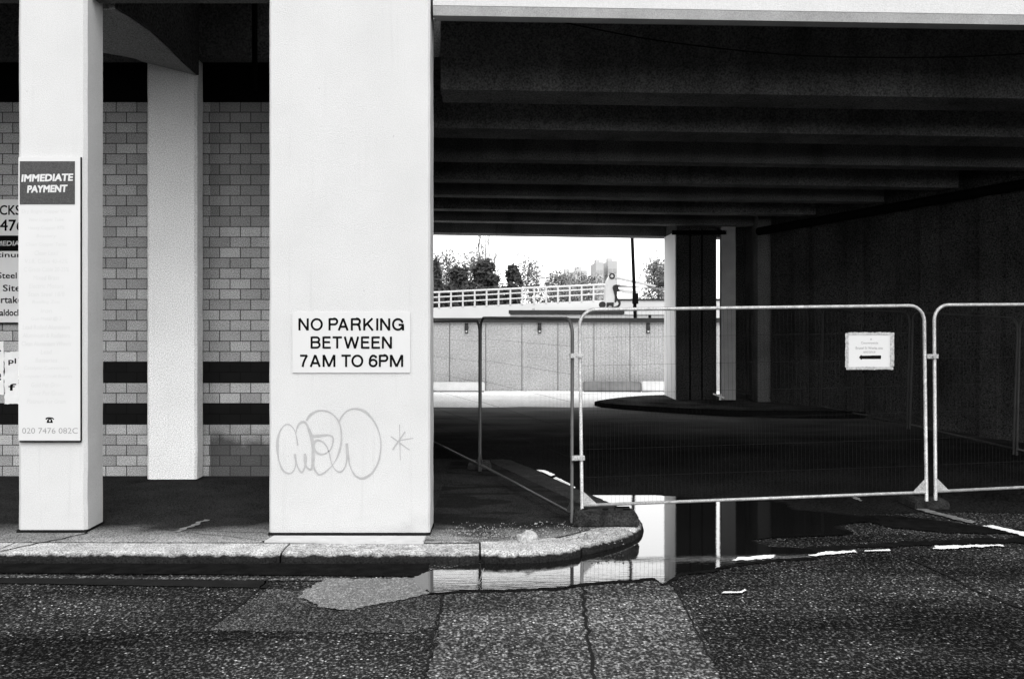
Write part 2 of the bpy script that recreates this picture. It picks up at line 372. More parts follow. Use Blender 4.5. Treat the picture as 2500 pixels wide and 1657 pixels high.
def text_part(body, m, parent, X0, X1, Y0, Y1, D, bold=0., shear=0., rot=0., name='text_line'):
    p = W(X0, Y1, D); q = W(X1, Y0, D); mb = MB(); text_mesh(mb, body, p.x, q.x, p.z, q.z, D, bold, shear, rot)
    return mb.build(name, m, parent)
def ribbon_xz(mb, pts, wd, y):        # flat stroke on a plane y = const
    n = len(pts); vs_ = []
    for i, p in enumerate(pts):
        a = pts[max(0, i-1)]; b = pts[min(n-1, i+1)]; t = (b-a); t = Vector((t.x, 0, t.z)).normalized(); nn = Vector((-t.z, 0, t.x))
        ww = wd*(1+.9*noise.noise(Vector((p.x*6, 3, p.z*6))))/2
        vs_ += [Vector((p.x, y, p.z))+nn*ww, Vector((p.x, y, p.z))-nn*ww]
    mb.add(vs_, [(2*i, 2*i+1, 2*i+3, 2*i+2) for i in range(n-1)])
def ribbon_xy(mb, pts, wd, z, amp=.0, seed=0):
    n = len(pts); vs_ = []
    for i, p in enumerate(pts):
        a = pts[max(0, i-1)]; b = pts[min(n-1, i+1)]; t = (b-a); t = Vector((t.x, t.y, 0)).normalized(); nn = Vector((-t.y, t.x, 0))
        e1 = noise.noise(Vector((p.x*9, p.y*9, seed))); e2 = noise.noise(Vector((p.x*25, p.y*25, seed+5)))
        ww = wd*(1+.6*e2)/2; c = Vector((p.x, p.y, z))+nn*e1*amp
        vs_ += [c+nn*ww, c-nn*ww]
    mb.add(vs_, [(2*i, 2*i+1, 2*i+3, 2*i+2)[::-1] for i in range(n-1)])

# ------------------------------------------------------------------ GROUND
mb = MB(); ds = [-60, -20, 0, 3]+[4+.5*i for i in range(60)]+[40, 60, 120, 400, 1500]
xs = [-1500, -200, -40, -15, -8, -4, 0, 4, 8, 15, 40, 200, 1500]
vv = [(x, d, g(d)) for d in ds for x in xs]; nx = len(xs)
ff = [(j*nx+i, j*nx+i+1, (j+1)*nx+i+1, (j+1)*nx+i) for j in range(len(ds)-1) for i in range(nx-1)]
mb.add(vv, ff); struct(mb, 'road', M['asphalt'])
# floor of the underpass, a smooth dark asphalt sheet laid over the street
mb = MB()
rows = [10.9+.5*i for i in range(21)]
mb.add([(x, d+(.15*noise.noise(Vector((x*.9, 1, 3))) if d == rows[0] else 0), g(d)+.004) for d in rows for x in [-3+.5*i for i in range(33)]],
       [(j*33+i, j*33+i+1, (j+1)*33+i+1, (j+1)*33+i) for j in range(len(rows)-1) for i in range(32)])
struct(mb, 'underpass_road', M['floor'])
mb = MB(); rows = [20.6, 21, 21.5, 22, 23, 24, 25, 26, 27, 28, 29, 29.98]; cols = [-14+.5*i for i in range(60)]
mb.add([(x, d+(.35*noise.noise(Vector((x*.8, 7, 3))) if d == 20.6 else 0), g(d)+.010) for d in rows for x in cols],
       [(j*60+i, j*60+i+1, (j+1)*60+i+1, (j+1)*60+i) for j in range(len(rows)-1) for i in range(59)])
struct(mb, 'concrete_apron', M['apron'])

# pavement with rounded corner
edge = catmull([(-14, 8.6), (-6, 8.6), (-2.2, 8.58), (-.576, 8.58), (.25, 8.62), (.68, 8.80), (1.10, 9.2), (1.36, 9.58), (1.47, 9.98), (1.46, 10.4), (1.32, 11.0), (.95, 12.2), (.45, 13.8), (-.35, 16.5), (-1.7, 21)], 10)
edge = [Vector((p.x, p.y)) if len(p) > 1 else p for p in [Vector((q[0], q[1], 0)) for q in edge]]
def offs(path, k):
    o = []
    for i, p in enumerate(path):
        a = path[max(0, i-1)]; b = path[min(len(path)-1, i+1)]; t = (b-a).normalized(); o.append(p+Vector((-t.y, t.x))*k)
    return o
KW = .43
inner = offs(edge, KW)
poly = [(p.x, p.y) for p in inner]+[(-6.5, 21), (-14, 21)]
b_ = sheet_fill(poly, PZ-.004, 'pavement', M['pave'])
# kerb: stones swept along the edge, each with its own joint
prof = [(0, -.05), (0, 0.098), (.25, .10), (.33, .096), (.375, .084), (.395, .062), (.402, .03), (.405, -.05)]
# resample the edge finely
fine = []
for i in range(len(edge)-1):
    L = (edge[i+1]-edge[i]).length; k = max(1, int(L/.04))
    fine += [edge[i]+(edge[i+1]-edge[i])*j/k for j in range(k)]
inn = offs(fine, KW)
joints_x = [-11.9, -10, -8.3, -6.6, -4.4, -1.88, -.18]
cum = [0]
for i in range(1, len(fine)): cum.append(cum[-1]+(fine[i]-fine[i-1]).length)
jl = []
for jx in joints_x:
    jl.append(min(range(len(fine)), key=lambda i: abs(fine[i].x-jx) if fine[i].y < 8.72 else 99))
last = min(range(len(fine)), key=lambda i: (fine[i]-Vector((.75, 8.86))).length); jl.append(last)
c = cum[last]
while c+.9 < cum[-1]:
    c += .9; jl.append(min(range(len(fine)), key=lambda i: abs(cum[i]-c)))
jl = [0]+jl+[len(fine)-1]
mb = MB()
for q in range(len(jl)-1):
    a, b = jl[q], jl[q+1]
    if b-a < 3: continue
    dz = random.uniform(-.006, .006); grow = 0
    if q == 7: dz = .012; grow = .035
    rings = []
    idx = list(range(a, b+1))
    for ii in idx:
        endf = min(1, min(cum[ii]-cum[a], cum[b]-cum[ii])/.05)
        t = (fine[min(ii+1, len(fine)-1)]-fine[max(ii-1, 0)]).normalized(); nn = Vector((-t.y, t.x))
        sh = t*(.008 if ii == a else (-.008 if ii == b else 0))
        ring = []
        for (u, z) in prof:
            o_ = u*(1+ (grow/.4)*math.sin(math.pi*min(1, (cum[ii]-cum[a])/max(.01, cum[b]-cum[a])))**.5)
            wob = .012*noise.noise(Vector((fine[ii].x*5, fine[ii].y*5, z*8)))+.006*noise.noise(Vector((fine[ii].x*18, fine[ii].y*18, z*20)))
            if u > .3: o_ += wob*1.2 - (1-endf)*.018
            zz = z+dz+(wob*.5 if z > .1 else 0) - ((1-endf)*.012 if z > .1 else 0)
            p = fine[ii]+nn*(KW-o_)+sh
            ring.append((p.x, p.y, zz))
        rings.append(ring)
    o = len(mb.v); m_ = len(prof)
    mb.v += [Vector(p) for r_ in rings for p in r_]
    for i in range(len(rings)-1):
        for k in range(m_-1): mb.f.append((o+i*m_+k, o+i*m_+k+1, o+(i+1)*m_+k+1, o+(i+1)*m_+k)[::1])
    mb.f.append(tuple(o+k for k in range(m_))); mb.f.append(tuple(o+(len(rings)-1)*m_+k for k in range(m_))[::-1])
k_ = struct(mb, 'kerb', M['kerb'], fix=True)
# dark bed joint between kerb and slabs, slab joints and cracks
mb = MB()
jn = [Vector((p.x, p.y, 0)) for p in offs(fine, KW+.004) if p.x > -13.9 and p.y < 9.5]
ribbon_xy(mb, jn, .016, PZ+.001, .002)
for a, b, wd in (((215, 1300), (0, 1345), .02), ((640, 1322), (690, 1304), .03), ((255, 1275), (640, 1318), .008), ((400, 1292), (650, 1300), .008), ((255, 1200), (345, 1172), .012), ((1240, 1300), (1160, 1300), .01)):
    A = G(*a, PZ); B = G(*b, PZ); P = [A+(B-A)*i/30 for i in range(31)]
    ribbon_xy(mb, P, wd, PZ+.002, .03, a[0])
struct(mb, 'pavement_joints', M['tar'])
mb = MB()
ribbon_xy(mb, [G(430, 1298, PZ)+(G(505, 1268, PZ)-G(430, 1298, PZ))*i/20 for i in range(21)], .055, PZ+.003, .05, 2)
struct(mb, 'pavement_scuff', M['paintfade'])

# asphalt patches and seams on the street
def gp(L): return [tuple(G(x, y, 0)[:2]) for x, y in L]
sheet_fill(ragged(gp([(1082, 1430), (1250, 1430), (1430, 1420), (1625, 1410), (1700, 1520), (1760, 1657), (1790, 1760), (1010, 1760), (1070, 1560)]), .05, .02, 3), .004, 'asphalt_patch', M['asphalt2'])
sheet_fill(ragged(gp([(655, 1438), (1078, 1452), (1066, 1530), (1000, 1545), (500, 1540)]), .05, .03, 5), .004, 'asphalt_patch', M['asphalt3'])
sheet_fill(ragged(gp([(-60, 1404), (650, 1412), (1046, 1413), (1046, 1419), (655, 1418), (-60, 1411)]), .05, .005, 15), .008, 'gutter_edge', M['asphalt2'])
mb = MB()
def seam(pts, wd, amp=.02, seed=0):
    P = [G(x, y, 0) for x, y in pts]; P = catmull([(p.x, p.y, 0) for p in P], 14); ribbon_xy(mb, P, wd*.62, .0095, amp, seed)
seam([(658, 1412), (620, 1450), (560, 1500), (500, 1545)], .022)
seam([(1080, 1450), (1074, 1500), (1055, 1560), (1040, 1657)], .022, .03, 3)
seam([(1424, 1436), (1428, 1490), (1438, 1560), (1456, 1700)], .035, .03, 4)
seam([(1640, 1425), (1680, 1500), (1740, 1620)], .02, .03, 5)
seam([(2215, 1362), (2300, 1400), (2400, 1450), (2560, 1510)], .04, .02, 6)
seam([(500, 1545), (800, 1560), (1060, 1560)], .015, .03, 7)
seam([(1330, 1180), (1700, 1225), (2100, 1300)], .015, .03, 8)
struct(mb, 'tar_seams', M['tar'])
# dark damp gutter strip beside the kerb and along the dashes
sheet_fill(ragged(gp([(-60, 1412), (655, 1419), (652, 1437), (400, 1432), (-60, 1424)]), .05, .012, 8), .0095, 'wet_gutter', M['tar'])
sheet_fill(ragged(gp([(-60, 1376), (600, 1376), (1046, 1378), (1046, 1409), (400, 1403), (-60, 1400)]), .05, .008, 18), .0105, 'wet_gutter', M['blackwet'])
# puddles
pud = [(1050, 1395), (1048, 1446), (1120, 1444), (1240, 1441), (1380, 1435), (1392, 1430), (1500, 1421), (1560, 1417), (1600, 1414), (1622, 1428), (1660, 1402), (1740, 1392), (1790, 1380), (1900, 1367),
       (2000, 1358), (1960, 1340), (1880, 1335), (1840, 1320), (1930, 1312), (2080, 1306), (2040, 1285), (2150, 1270), (2020, 1255), (1930, 1245), (1900, 1228), (1750, 1222), (1500, 1205), (1440, 1222), (1480, 1330)]
cpx, cpy = 1500, 1320
fr = [(x+(x-cpx)*.012, y+(5 if y > cpy else -3)) for x, y in pud]
def smooth_poly(L): return [(p.x, p.y) for p in catmull([(x, y, 0) for x, y in L], 4, True)]
sheet_fill(ragged(smooth_poly(gp(fr)), .05, .05, 21, 5), .0108, 'damp_fringe', M['blackwet'])
sheet_fill(ragged(smooth_poly(gp(pud)), .05, .03, 1, 6), .013, 'puddle', M['water'])
for k, L in enumerate(([(1310, 1151), (1330, 1152), (1352, 1163), (1345, 1167)], [(1343, 1166), (1360, 1166), (1405, 1190), (1400, 1197), (1375, 1190)])):
    P = [G(x, y, g(13.3)) for x, y in L]
    sheet_fill(ragged([(p.x, p.y) for p in P], .03, .02, k, 5), max(g(p.y) for p in P)+.016, 'puddle', M['water'])
sheet_fill(ragged(gp([(728, 1460), (790, 1415), (1046, 1413), (1044, 1452), (960, 1472), (850, 1492), (790, 1486)]), .05, .045, 4), .0125, 'damp_reflection', M['damp'])
# worn road paint: dashes along the edge and a diagonal line
for k_, L_ in enumerate(([(1850, 1352), (2050, 1333), (2300, 1321), (2540, 1312), (2540, 1326), (2400, 1330), (2150, 1336), (2000, 1349)], [(2080, 1262), (2200, 1262), (2420, 1290), (2540, 1296), (2540, 1304), (2300, 1301), (2150, 1283)])):
    sheet_fill(ragged(smooth_poly(gp(L_)), .05, .06, 30+k_, 4), .0112+.0006*k_, 'damp_fringe', M['blackwet'])
def dash(L, m, name='road_marking', seed=0, amp=.032):
    sheet_fill(ragged(gp(L), .025, amp, seed, 14), .017, name, m)
dash([(1785, 1372), (1800, 1364), (1893, 1358), (1896, 1363), (1860, 1369)], M['paintline'], seed=1)
dash([(1978, 1360), (2000, 1352), (2090, 1346), (2088, 1351), (2000, 1360)], M['paintline'], seed=2)
dash([(2110, 1349), (2112, 1347), (2172, 1344), (2174, 1348)], M['paintline'], seed=3, amp=.006)
dash([(2278, 1343), (2284, 1336), (2440, 1332), (2448, 1335), (2300, 1344)], M['paintline'], seed=4)
dash([(1760, 1452), (1768, 1448), (1806, 1448), (1818, 1442), (1824, 1445), (1812, 1451)], M['paintline'], seed=5, amp=.008)
dash([(2230, 1244), (2250, 1243), (2380, 1276), (2375, 1281), (2320, 1268)], M['paintfade'], seed=6)
dash([(2400, 1287), (2420, 1285), (2520, 1306), (2520, 1318), (2470, 1303)], M['paintline'], seed=7)
dash([(2070, 1213), (2085, 1213), (2110, 1225), (2100, 1226)], M['paintfade'], seed=8)

# metal strip at the foot of the large pillar
mb = MB(); mb.prism([tuple(G(x, y, PZ)[:2]) for x, y in ((645, 1324), (668, 1311), (1040, 1312), (1034, 1326))], PZ-.01, PZ+.018)
tag(mb.build('threshold_strip', M['plate'], bevel=.004), 'pale flat metal strip lying at the foot of the big white pillar', 'metal strip')

# ------------------------------------------------------------------ BUILDING: covered walkway on the left
COLD = (HC-PZ)*F/520          # front plane of the pillars
pil = thing('concrete_pillar', 'wide white painted square pillar carrying the no parking sign and grey graffiti', 'pillar', (-1.4, COLD, PZ))
x0 = W(657, 0, COLD).x; x1 = W(1050, 0, COLD).x
def shaft(x0, x1, y0, y1, z0, z1, m, parent, name='shaft', seed=0, bev=.018):
    # rectangular shaft with slightly uneven arrises
    mb = MB(); n = 60; rings = []
    for i in range(n+1):
        z = z0+(z1-z0)*i/n
        def e(k): return .005*noise.noise(Vector((k*7.1+seed, z*3.2, 0)))+.0025*noise.noise(Vector((k*3+seed, z*14, 5)))
        bv = bev
        rings.append([(x0+bv+e(0), y0, z), (x1-bv+e(1), y0, z), (x1+e(1), y0+bv, z), (x1+e(2), y1-bv, z), (x1-bv+e(2), y1, z), (x0+bv+e(3), y1, z), (x0+e(3), y1-bv, z), (x0+e(0), y0+bv, z)])
    mb.v = [Vector(p) for r_ in rings for p in r_]
    for i in range(n):
        for k in range(8): mb.f.append((i*8+k, i*8+(k+1)%8, (i+1)*8+(k+1)%8, (i+1)*8+k))
    mb.f.append(tuple(range(8))[::-1]); mb.f.append(tuple(n*8+k for k in range(8)))
    return mb.build(name, m, parent)
def ragged_base(x0, x1, y0, y1, parent):
    mb = MB(); mb.prism(ragged([(x0-.006, y0-.012), (x1+.004, y0-.012), (x1+.004, y1), (x0-.006, y1)], .04, .008, 3, 9), PZ-.002, PZ+.022)
    return mb.build('base_gap', M['tar'], parent)
shaft(x0, x1, COLD, COLD+.5, PZ+.02, 9, M['paint'], pil, seed=1)
ragged_base(x0, x1, COLD, COLD+.5, pil)
# graffiti strokes
mb = MB()
def cp(x, y, k=3.136, ox=640, oy=720): return W(ox+x/k, oy+y/k, COLD)
S = [
 [(272,1150),(262,1080),(240,1020),(195,988),(150,1020),(122,1090),(118,1180),(130,1270),(160,1340),(205,1365),(240,1345),(258,1290),(250,1215)],
 [(250,1215),(262,1280),(280,1330),(305,1355),(325,1320),(335,1260),(328,1212)],
 [(328,1212),(328,1280),(345,1320),(375,1332),(388,1290),(390,1200),(385,1120)],
 [(258,1060),(270,1010),(295,975),(330,975),(355,1020),(375,1075),(385,1120)],
 [(340,960),(370,915),(430,885),(500,890),(560,930),(595,990),(608,1080),(598,1170),(570,1250),(520,1320),(450,1372),(415,1355),(395,1310),(388,1240)],
 [(385,1080),(440,1075),(500,1070),(540,1085),(540,1140),(515,1190),(460,1218),(410,1195),(395,1150),(410,1115),(450,1115),(490,1150),(515,1210),(530,1280),(560,1335),(600,1352),(632,1320),(648,1260),(650,1190),(648,1135)],
 [(590,970),(615,920),(660,880),(710,868),(780,885),(840,940),(885,1020),(908,1110),(905,1210),(880,1300),(830,1370),(765,1402),(710,1375),(675,1310),(660,1230),(650,1160)]]
wds = [.018, .021, .022, .022, .015, .017, .014]
for i, (st, wd) in enumerate(zip(S, wds)): ribbon_xz(mb, catmull([cp(*p) for p in st], 7), wd, COLD-.002-.0003*i)
for i, (a, b, wd) in enumerate((((1052, 990), (1058, 1262), .007), ((1045, 1112), (1158, 1094), .008), ((1095, 1045), (1000, 1182), .012), ((985, 1080), (1130, 1185), .009))):
    A = cp(*a); B = cp(*b); ribbon_xz(mb, [A+(B-A)*k/12 for k in range(13)], wd, COLD-.002-.0003*i)
go = mb.build('graffiti', M['graf'], pil); go['label'] = 'thin grey bubble lettering with a small star'

# no parking sign
def P_(px, py, d): return W(px, py, d)
sg = thing('parking_sign', 'white rectangular sign reading no parking between 7am and 6pm on the wide pillar', 'sign', W(858, 836, COLD-.006))
a = W(714, 910, COLD); b = W(1002, 762, COLD)
mb = MB(); mb.box(a.x, b.x, COLD-.012, COLD-.0005, a.z, b.z); mb.build('board', M['board'], sg, bevel=.002)
for L_, y0_, y1_ in (([('N', 280, 355), ('O', 373, 463), ('P', 510, 580), ('A', 581, 660), ('R', 680, 756), ('K', 775, 852), ('I', 875, 888), ('N', 905, 979), ('G', 996, 1084)], 777, 806.5),
                     ([('B', 372, 446), ('E', 463, 526), ('T', 539, 611), ('W', 627, 741), ('E', 758, 822), ('E', 838, 903), ('N', 919, 992)], 821.5, 850.5),
                     ([('7', 290, 350), ('A', 366, 447), ('M', 464, 560), ('T', 607, 679), ('O', 685, 773), ('6', 818, 882), ('P', 895, 964), ('M', 979, 1079)], 866, 895.5)):
    stroke_word(L_, M['ink'], sg, y0_, y1_, COLD-.0130)

# front column with the price board
CD2 = COLD+.12
fc = thing('concrete_column', 'slim white column at the kerb with the tall metal price board', 'column', (-4.2, CD2, PZ))
cx0 = W(43, 0, CD2).x; cx1 = W(211, 0, CD2).x
shaft(cx0, cx1, CD2, CD2+.42, PZ+.02, 9, M['paint'], fc, seed=4, bev=.03)
ragged_base(cx0, cx1, CD2, CD2+.42, fc)
pb = thing('price_board', 'tall white scrap metal price board headed immediate payment on the slim column', 'sign', W(122, 740, CD2-.01))
mb = MB(); a = W(46, 1075, CD2-.02); b = W(197, 384, CD2-.02)
mb.box(a.x, b.x, CD2-.03, CD2-.008, a.z, b.z); mb.build('board', M['board'], pb, bevel=.002)
mb = MB(); mb.box(b.x-.004, b.x+.005, CD2-.027, CD2-.0012, a.z, b.z); mb.box(a.x+.01, b.x, CD2-.029, CD2-.0012, a.z-.016, a.z-.001); mb.build('edge_shadow', M['ink'], pb)  # black strips painted for the dark gap and the shadow under the board
mb = MB(); a2 = W(48.5, 499, CD2-.03); b2 = W(183, 394, CD2-.03); mb.box(a2.x, b2.x, CD2-.034, CD2-.0302, a2.z, b2.z); mb.build('header_panel', M['panel'], pb)
for s_, X0, X1, Y0, Y1 in (('IMMEDIATE', 52, 179, 425, 443), ('PAYMENT', 66, 165, 452, 470)):
    text_part(s_, M['board'], pb, X0, X1, Y0, Y1, CD2-.0345, bold=.05, shear=.1, rot=.02)
D = CD2-.0304
lines = ['Dry Bright Copper Wire', 'New Copper Tube', 'Heavy Copper 97%', 'Braziery', 'Clean Copper Tanks', 'Clean Lead', 'V.I.R. Cable 40-42%', 'C Grade Cable 20-25%', 'Mixed Brass', 'Electric Motors', 'Stain Steel 18/8', 'Roofing Zinc', 'Iron', 'Gun Metal @ 2', 'Lead Rolled Aluminium', 'Aluminium & Radiators', 'Clean Aluminium Wheels', 'Lead', 'Batteries', 'Catalytic Converters', 'Computer Circuit Boards', 'Gold Per Gram', 'Silver Per Gram', 'Platinum Per Gram']
for i, s_ in enumerate(lines):
    yy = 517+i*20.1; hw = len(s_)*2.6+3; cx = 113
    text_part(s_, M['faded'], pb, cx-hw, cx+hw, yy-5.5, yy+5.5, D, shear=.1)
text_part('020 7476 082C', M['faded2'], pb, 54, 190, 1044, 1058, D, name='phone_number')
mb = MB()   # telephone symbol
def tp(x, y): return W(30+x/4.126, 710+y/4.126, D)
body = [(345, 1328), (352, 1300), (365, 1285), (392, 1285), (402, 1300), (410, 1328)]
mb.add([tp(x, y) for x, y in body], [tuple(range(len(body)))])
hs = catmull([tp(x, y) for x, y in ((338, 1293), (350, 1281), (376, 1277), (404, 1281), (418, 1293))], 5); ribbon_xz(mb, hs, .016, D-.0004)
mb.build('telephone_symbol', M['ink'], pb)
mb = MB(); cc = tp(378, 1306); n = 14; mb.add([(cc.x+.009*math.cos(2*math.pi*k/n), D-.0008, cc.z+.009*math.sin(2*math.pi*k/n)) for k in range(n)], [tuple(range(n))]); mb.build('telephone_dial', M['board'], pb)

# rear column with beam to the front column
CD3 = (HC-PZ)*F/387
rc = thing('concrete_column', 'recessed pale column in front of the block wall between the two kerbside pillars', 'column', (-4, CD3, PZ))
rx0 = W(358, 0, CD3).x; rx1 = W(480, 0, CD3).x
shaft(rx0, rx1, CD3, CD3+.29, PZ+.012, 5.42, M['paint2'], rc, seed=9, bev=.03)
WD = CD3+.33              # block wall plane
def interp(t, pts):
    for (a, va), (b, vb) in zip(pts, pts[1:]):
        if t <= b: return va+(vb-va)*max(0, (t-a)/(b-a))
    return pts[-1][1]
NB = 24; d0_ = CD2+.425; d1_ = CD3-.002; bl_, br_ = rx0-.06, rx1
rows_ = []
for k in range(NB+1):
    d = d0_+(d1_-d0_)*k/NB
    rows_.append((d, interp(d, [(9, 5.02), (10.5, 5.06), (11.25, 5.14), (11.8, 5.25), (12.3, 5.35), (12.6, 5.38)]), interp(d, [(9, 5.14), (9.6, 5.18), (10.3, 5.24), (10.9, 5.27), (11.5, 5.25), (12.0, 5.215), (12.6, 5.20)])))
mb = MB(); mb.v = [Vector(p) for (d, zl, zr) in rows_ for p in ((bl_, d, zl), (br_, d, zr), (bl_, d, 5.5), (br_, d, 5.5))]
for k in range(NB):
    o = 4*k; mb.f += [(o, o+4, o+5, o+1), (o+2, o+3, o+7, o+6), (o, o+2, o+6, o+4)]
mb.f += [(0, 1, 3, 2), (4*NB, 4*NB+2, 4*NB+3, 4*NB+1)]
mb.build('lit_soffit', M['haunch'], rc, smooth=False)  # bounce light from the ground put into the soffit's pale colour
mb = MB(); mb.v = [Vector(p) for (d, zl, zr) in rows_ for p in ((br_+.003, d, zr+.004), (br_+.03, d, zr+.004), (br_+.03, d, 6.59), (br_+.003, d, 6.59))]
for k in range(NB):
    o = 4*k; mb.f += [(o, o+4, o+5, o+1), (o+1, o+5, o+6, o+2), (o+3, o+2, o+6, o+7), (o, o+3, o+7, o+4)]
mb.f += [(0, 1, 2, 3), (4*NB, 4*NB+3, 4*NB+2, 4*NB+1)]
mb.build('beam_side', M['conc_wall'], rc)  # darker than the soffit: the side's shade put into its colour
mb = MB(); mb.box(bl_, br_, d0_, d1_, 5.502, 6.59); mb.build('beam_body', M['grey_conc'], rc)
# block wall
bwl = thing('block_wall', 'pale block wall with two dark bands behind the walkway columns', 'wall', (-4.5, WD, PZ))
mb = MB(); mb.box(-9.5, -.95, WD, WD+.22, PZ-.02, W(0, 250, WD).z); mb.build('brickwork', M['brick'], bwl)
mb = MB(); mb.box(-9.5, -.95, WD+.23, WD+.4, 4.2, 6.6); mb.build('dark_recess', M['black'], bwl)  # black slab, the darkness of the recess put into its colour
mb = MB(); mb.box(-9.5, -.95, CD3+.06, CD3+.30, W(0, 141, CD3+.06).z, 6.6); rb = mb.build('lintel_beam', M['grey_conc'], bwl)
mb = MB(); mb.tube([(W(622, 0, CD3-.02).x, CD3-.02, 5.0), (W(622, 0, CD3-.02).x, CD3-.02, 6.58)], .035, 8); mb.build('drain_pipe', M['ink'], bwl, smooth=True)
# walkway roof
wr = thing('walkway_roof', 'dark concrete roof over the walkway behind the white pillars', 'roof', (-5, 11, 6.6))
mb = MB(); mb.box(-9.5, -.66, CD2+.02, CD3+.8, 6.6, 6.9); mb.build('slab', M['grey_conc'], wr)
mb = MB(); mb.box(-9.5, x0-.01, CD2+.1, CD2+.3, 5.22, 6.6); mb.build('shading_beam', M['grey_conc'], wr)  # unseen beam, set low to cut the light on the wall top
mb = MB(); mb.box(-9.8, -9.52, CD2, WD+.2, 0, 6.6); mb.build('shading_wall', M['grey_conc'], wr)  # unseen wall, added to stop light entering from the left

# things fixed to the block wall at the left edge
sb = thing('wall_sign', 'grey white trade sign with black text on the block wall, cut by the left edge', 'sign', W(0, 640, WD))
Dw = WD-.03
a = W(-170, 787, Dw); b = W(60, 487, Dw); mb = MB(); mb.box(a.x, b.x, Dw, WD-.001, a.z, b.z); mb.build('board', M['greyboard'], sb)
mb = MB(); p = W(-170, 613, Dw); q = W(60, 575, Dw); mb.box(p.x, q.x, Dw-.003, Dw-.0004, p.z, q.z); mb.build('dark_strip', M['ink'], sb)
mb = MB(); mb.box(a.x, b.x, Dw-.004, WD-.002, a.z-.02, a.z-.001); mb.build('bottom_edge', M['ink'], sb)
D = Dw-.001
for s_, X0, X1, Y0, Y1 in (('LOCKS', -38, 50, 501, 525), ('0207476', -78, 58, 536, 564), ('platinum', -40, 62, 616, 632), ('Steel', -6, 41, 665, 680), ('for Site', -38, 50, 695, 711), ('undertaken', -48, 66, 723, 740), ('Royaldocks', -30, 58, 755, 776)):
    text_part(s_, M['ink'], sb, X0, X1, Y0, Y1, D, bold=.02)
text_part('IMMEDIATE', M['board'], sb, -30, 70, 588, 600, Dw-.0036, bold=.03, shear=.1)
for k, (X0, X1, Y0, Y1, lb) in enumerate(((-60, 9, 833, 963, 'torn white notice on the block wall, cut by the left edge of the photo'), (11, 46, 858, 986, 'small torn pale poster on the block wall beside the slim column'))):
    o = thing('poster', lb, 'poster', W((X0+X1)/2, Y1, WD), group='torn posters on the block wall')
    p = W(X0, Y1, WD-.004); q = W(X1, Y0, WD-.004)
    mb = MB(); poly = ragged([(p.x, p.z), (q.x, p.z), (q.x, q.z), (p.x, q.z)], .03, .012, k)
    mb.add([(x, WD-.004-.004*k, z) for x, z in poly], [tuple(range(len(poly)))]); mb.build('sheet', M['paper'], o)
    mb = MB()
    for j, t_ in enumerate(('For', 'me')if k == 0 else ('pl', 'f')):
        c0 = W(X1-20, Y0+22+j*62, WD-.01); text_mesh(mb, t_, c0.x-.03, c0.x+.07, c0.z-.06, c0.z+.03, WD-.0045-.0045*k, bold=.03)
    mb.build('lettering', M['ink'], o)

# ------------------------------------------------------------------ UNDERPASS
up = thing('flyover', 'wide dark concrete deck on beams spanning the road underpass', 'flyover', (5, 9.2, 0))
FARD = 23.1
ZF = HC+753*COLD/F
def zs(d, X=0): return ZF-.845*(d-COLD)/(FARD-COLD)-.016*(X+.068*d)
def deck_piece(mb, d0, d1, z_off0, z_off1, X0=-6, X1=15, n=1):
    # box that follows the fall of the deck
    def P(X, d, o): return (X, d, zs(d, X)+o)
    mb.add([P(X0, d0, z_off0), P(X1, d0, z_off0), P(X1, d1, z_off0), P(X0, d1, z_off0), P(X0, d0, z_off1), P(X1, d0, z_off1), P(X1, d1, z_off1), P(X0, d1, z_off1)],
           [(3, 2, 1, 0), (4, 5, 6, 7), (0, 1, 5, 4), (1, 2, 6, 5), (2, 3, 7, 6), (3, 0, 4, 7)])
def LX(d): return -.68 if d < 12.9 else -7
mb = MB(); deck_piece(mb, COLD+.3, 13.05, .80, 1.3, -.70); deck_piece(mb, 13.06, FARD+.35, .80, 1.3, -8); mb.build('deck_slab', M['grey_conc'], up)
# fascia: white band with a grey chamfer below
fd = COLD+.04
def FZ(X, o): return zs(COLD, X)+o
mb = MB(); mb.add([(-.63, fd, FZ(-.63, .085)), (15, fd, FZ(15, .085)), (15, fd, 7), (-.63, fd, 7), (-.63, fd+.29, FZ(-.63, .085)), (15, fd+.29, FZ(15, .085)), (15, fd+.29, 7), (-.63, fd+.29, 7)],
                  [(0, 1, 2, 3), (1, 5, 6, 2), (3, 2, 6, 7), (5, 4, 7, 6), (4, 0, 3, 7), (0, 4, 5, 1)]); mb.build('fascia', M['paint'], up)
mb = MB(); mb.add([(-.63, fd+.003, FZ(-.63, .083)), (15, fd+.003, FZ(15, .083)), (15, fd+.035, FZ(15, 0)), (-.63, fd+.035, FZ(-.63, 0)),
                   (-.63, fd+.2, FZ(-.63, .083)), (15, fd+.2, FZ(15, .083)), (15, fd+.2, FZ(15, 0)), (-.63, fd+.2, FZ(-.63, 0))],
                  [(0, 3, 2, 1), (3, 7, 6, 2), (0, 1, 5, 4), (4, 5, 6, 7)]); mb.build('drip_edge', M['chamfer'], up, fix=True)
def d_of(yp): return F*(ZF+.845*COLD/(FARD-COLD)-HC)/(yp+F*.845/(FARD-COLD))
for i, y_ in enumerate((218, 312, 386, 438, 475, 509, 538)):
    d0 = d_of(VY-y_); mb = MB(); deck_piece(mb, d0, d0+(.55 if i < 2 else .26), 0, .798, -.70 if d0 < 12.9 else -8, 14.5); mb.build('beam', M['grey_conc'], up)
mb = MB(); deck_piece(mb, FARD-.1, FARD+.3, 0, .798, -8); mb.build('beam', M['grey_conc'], up)
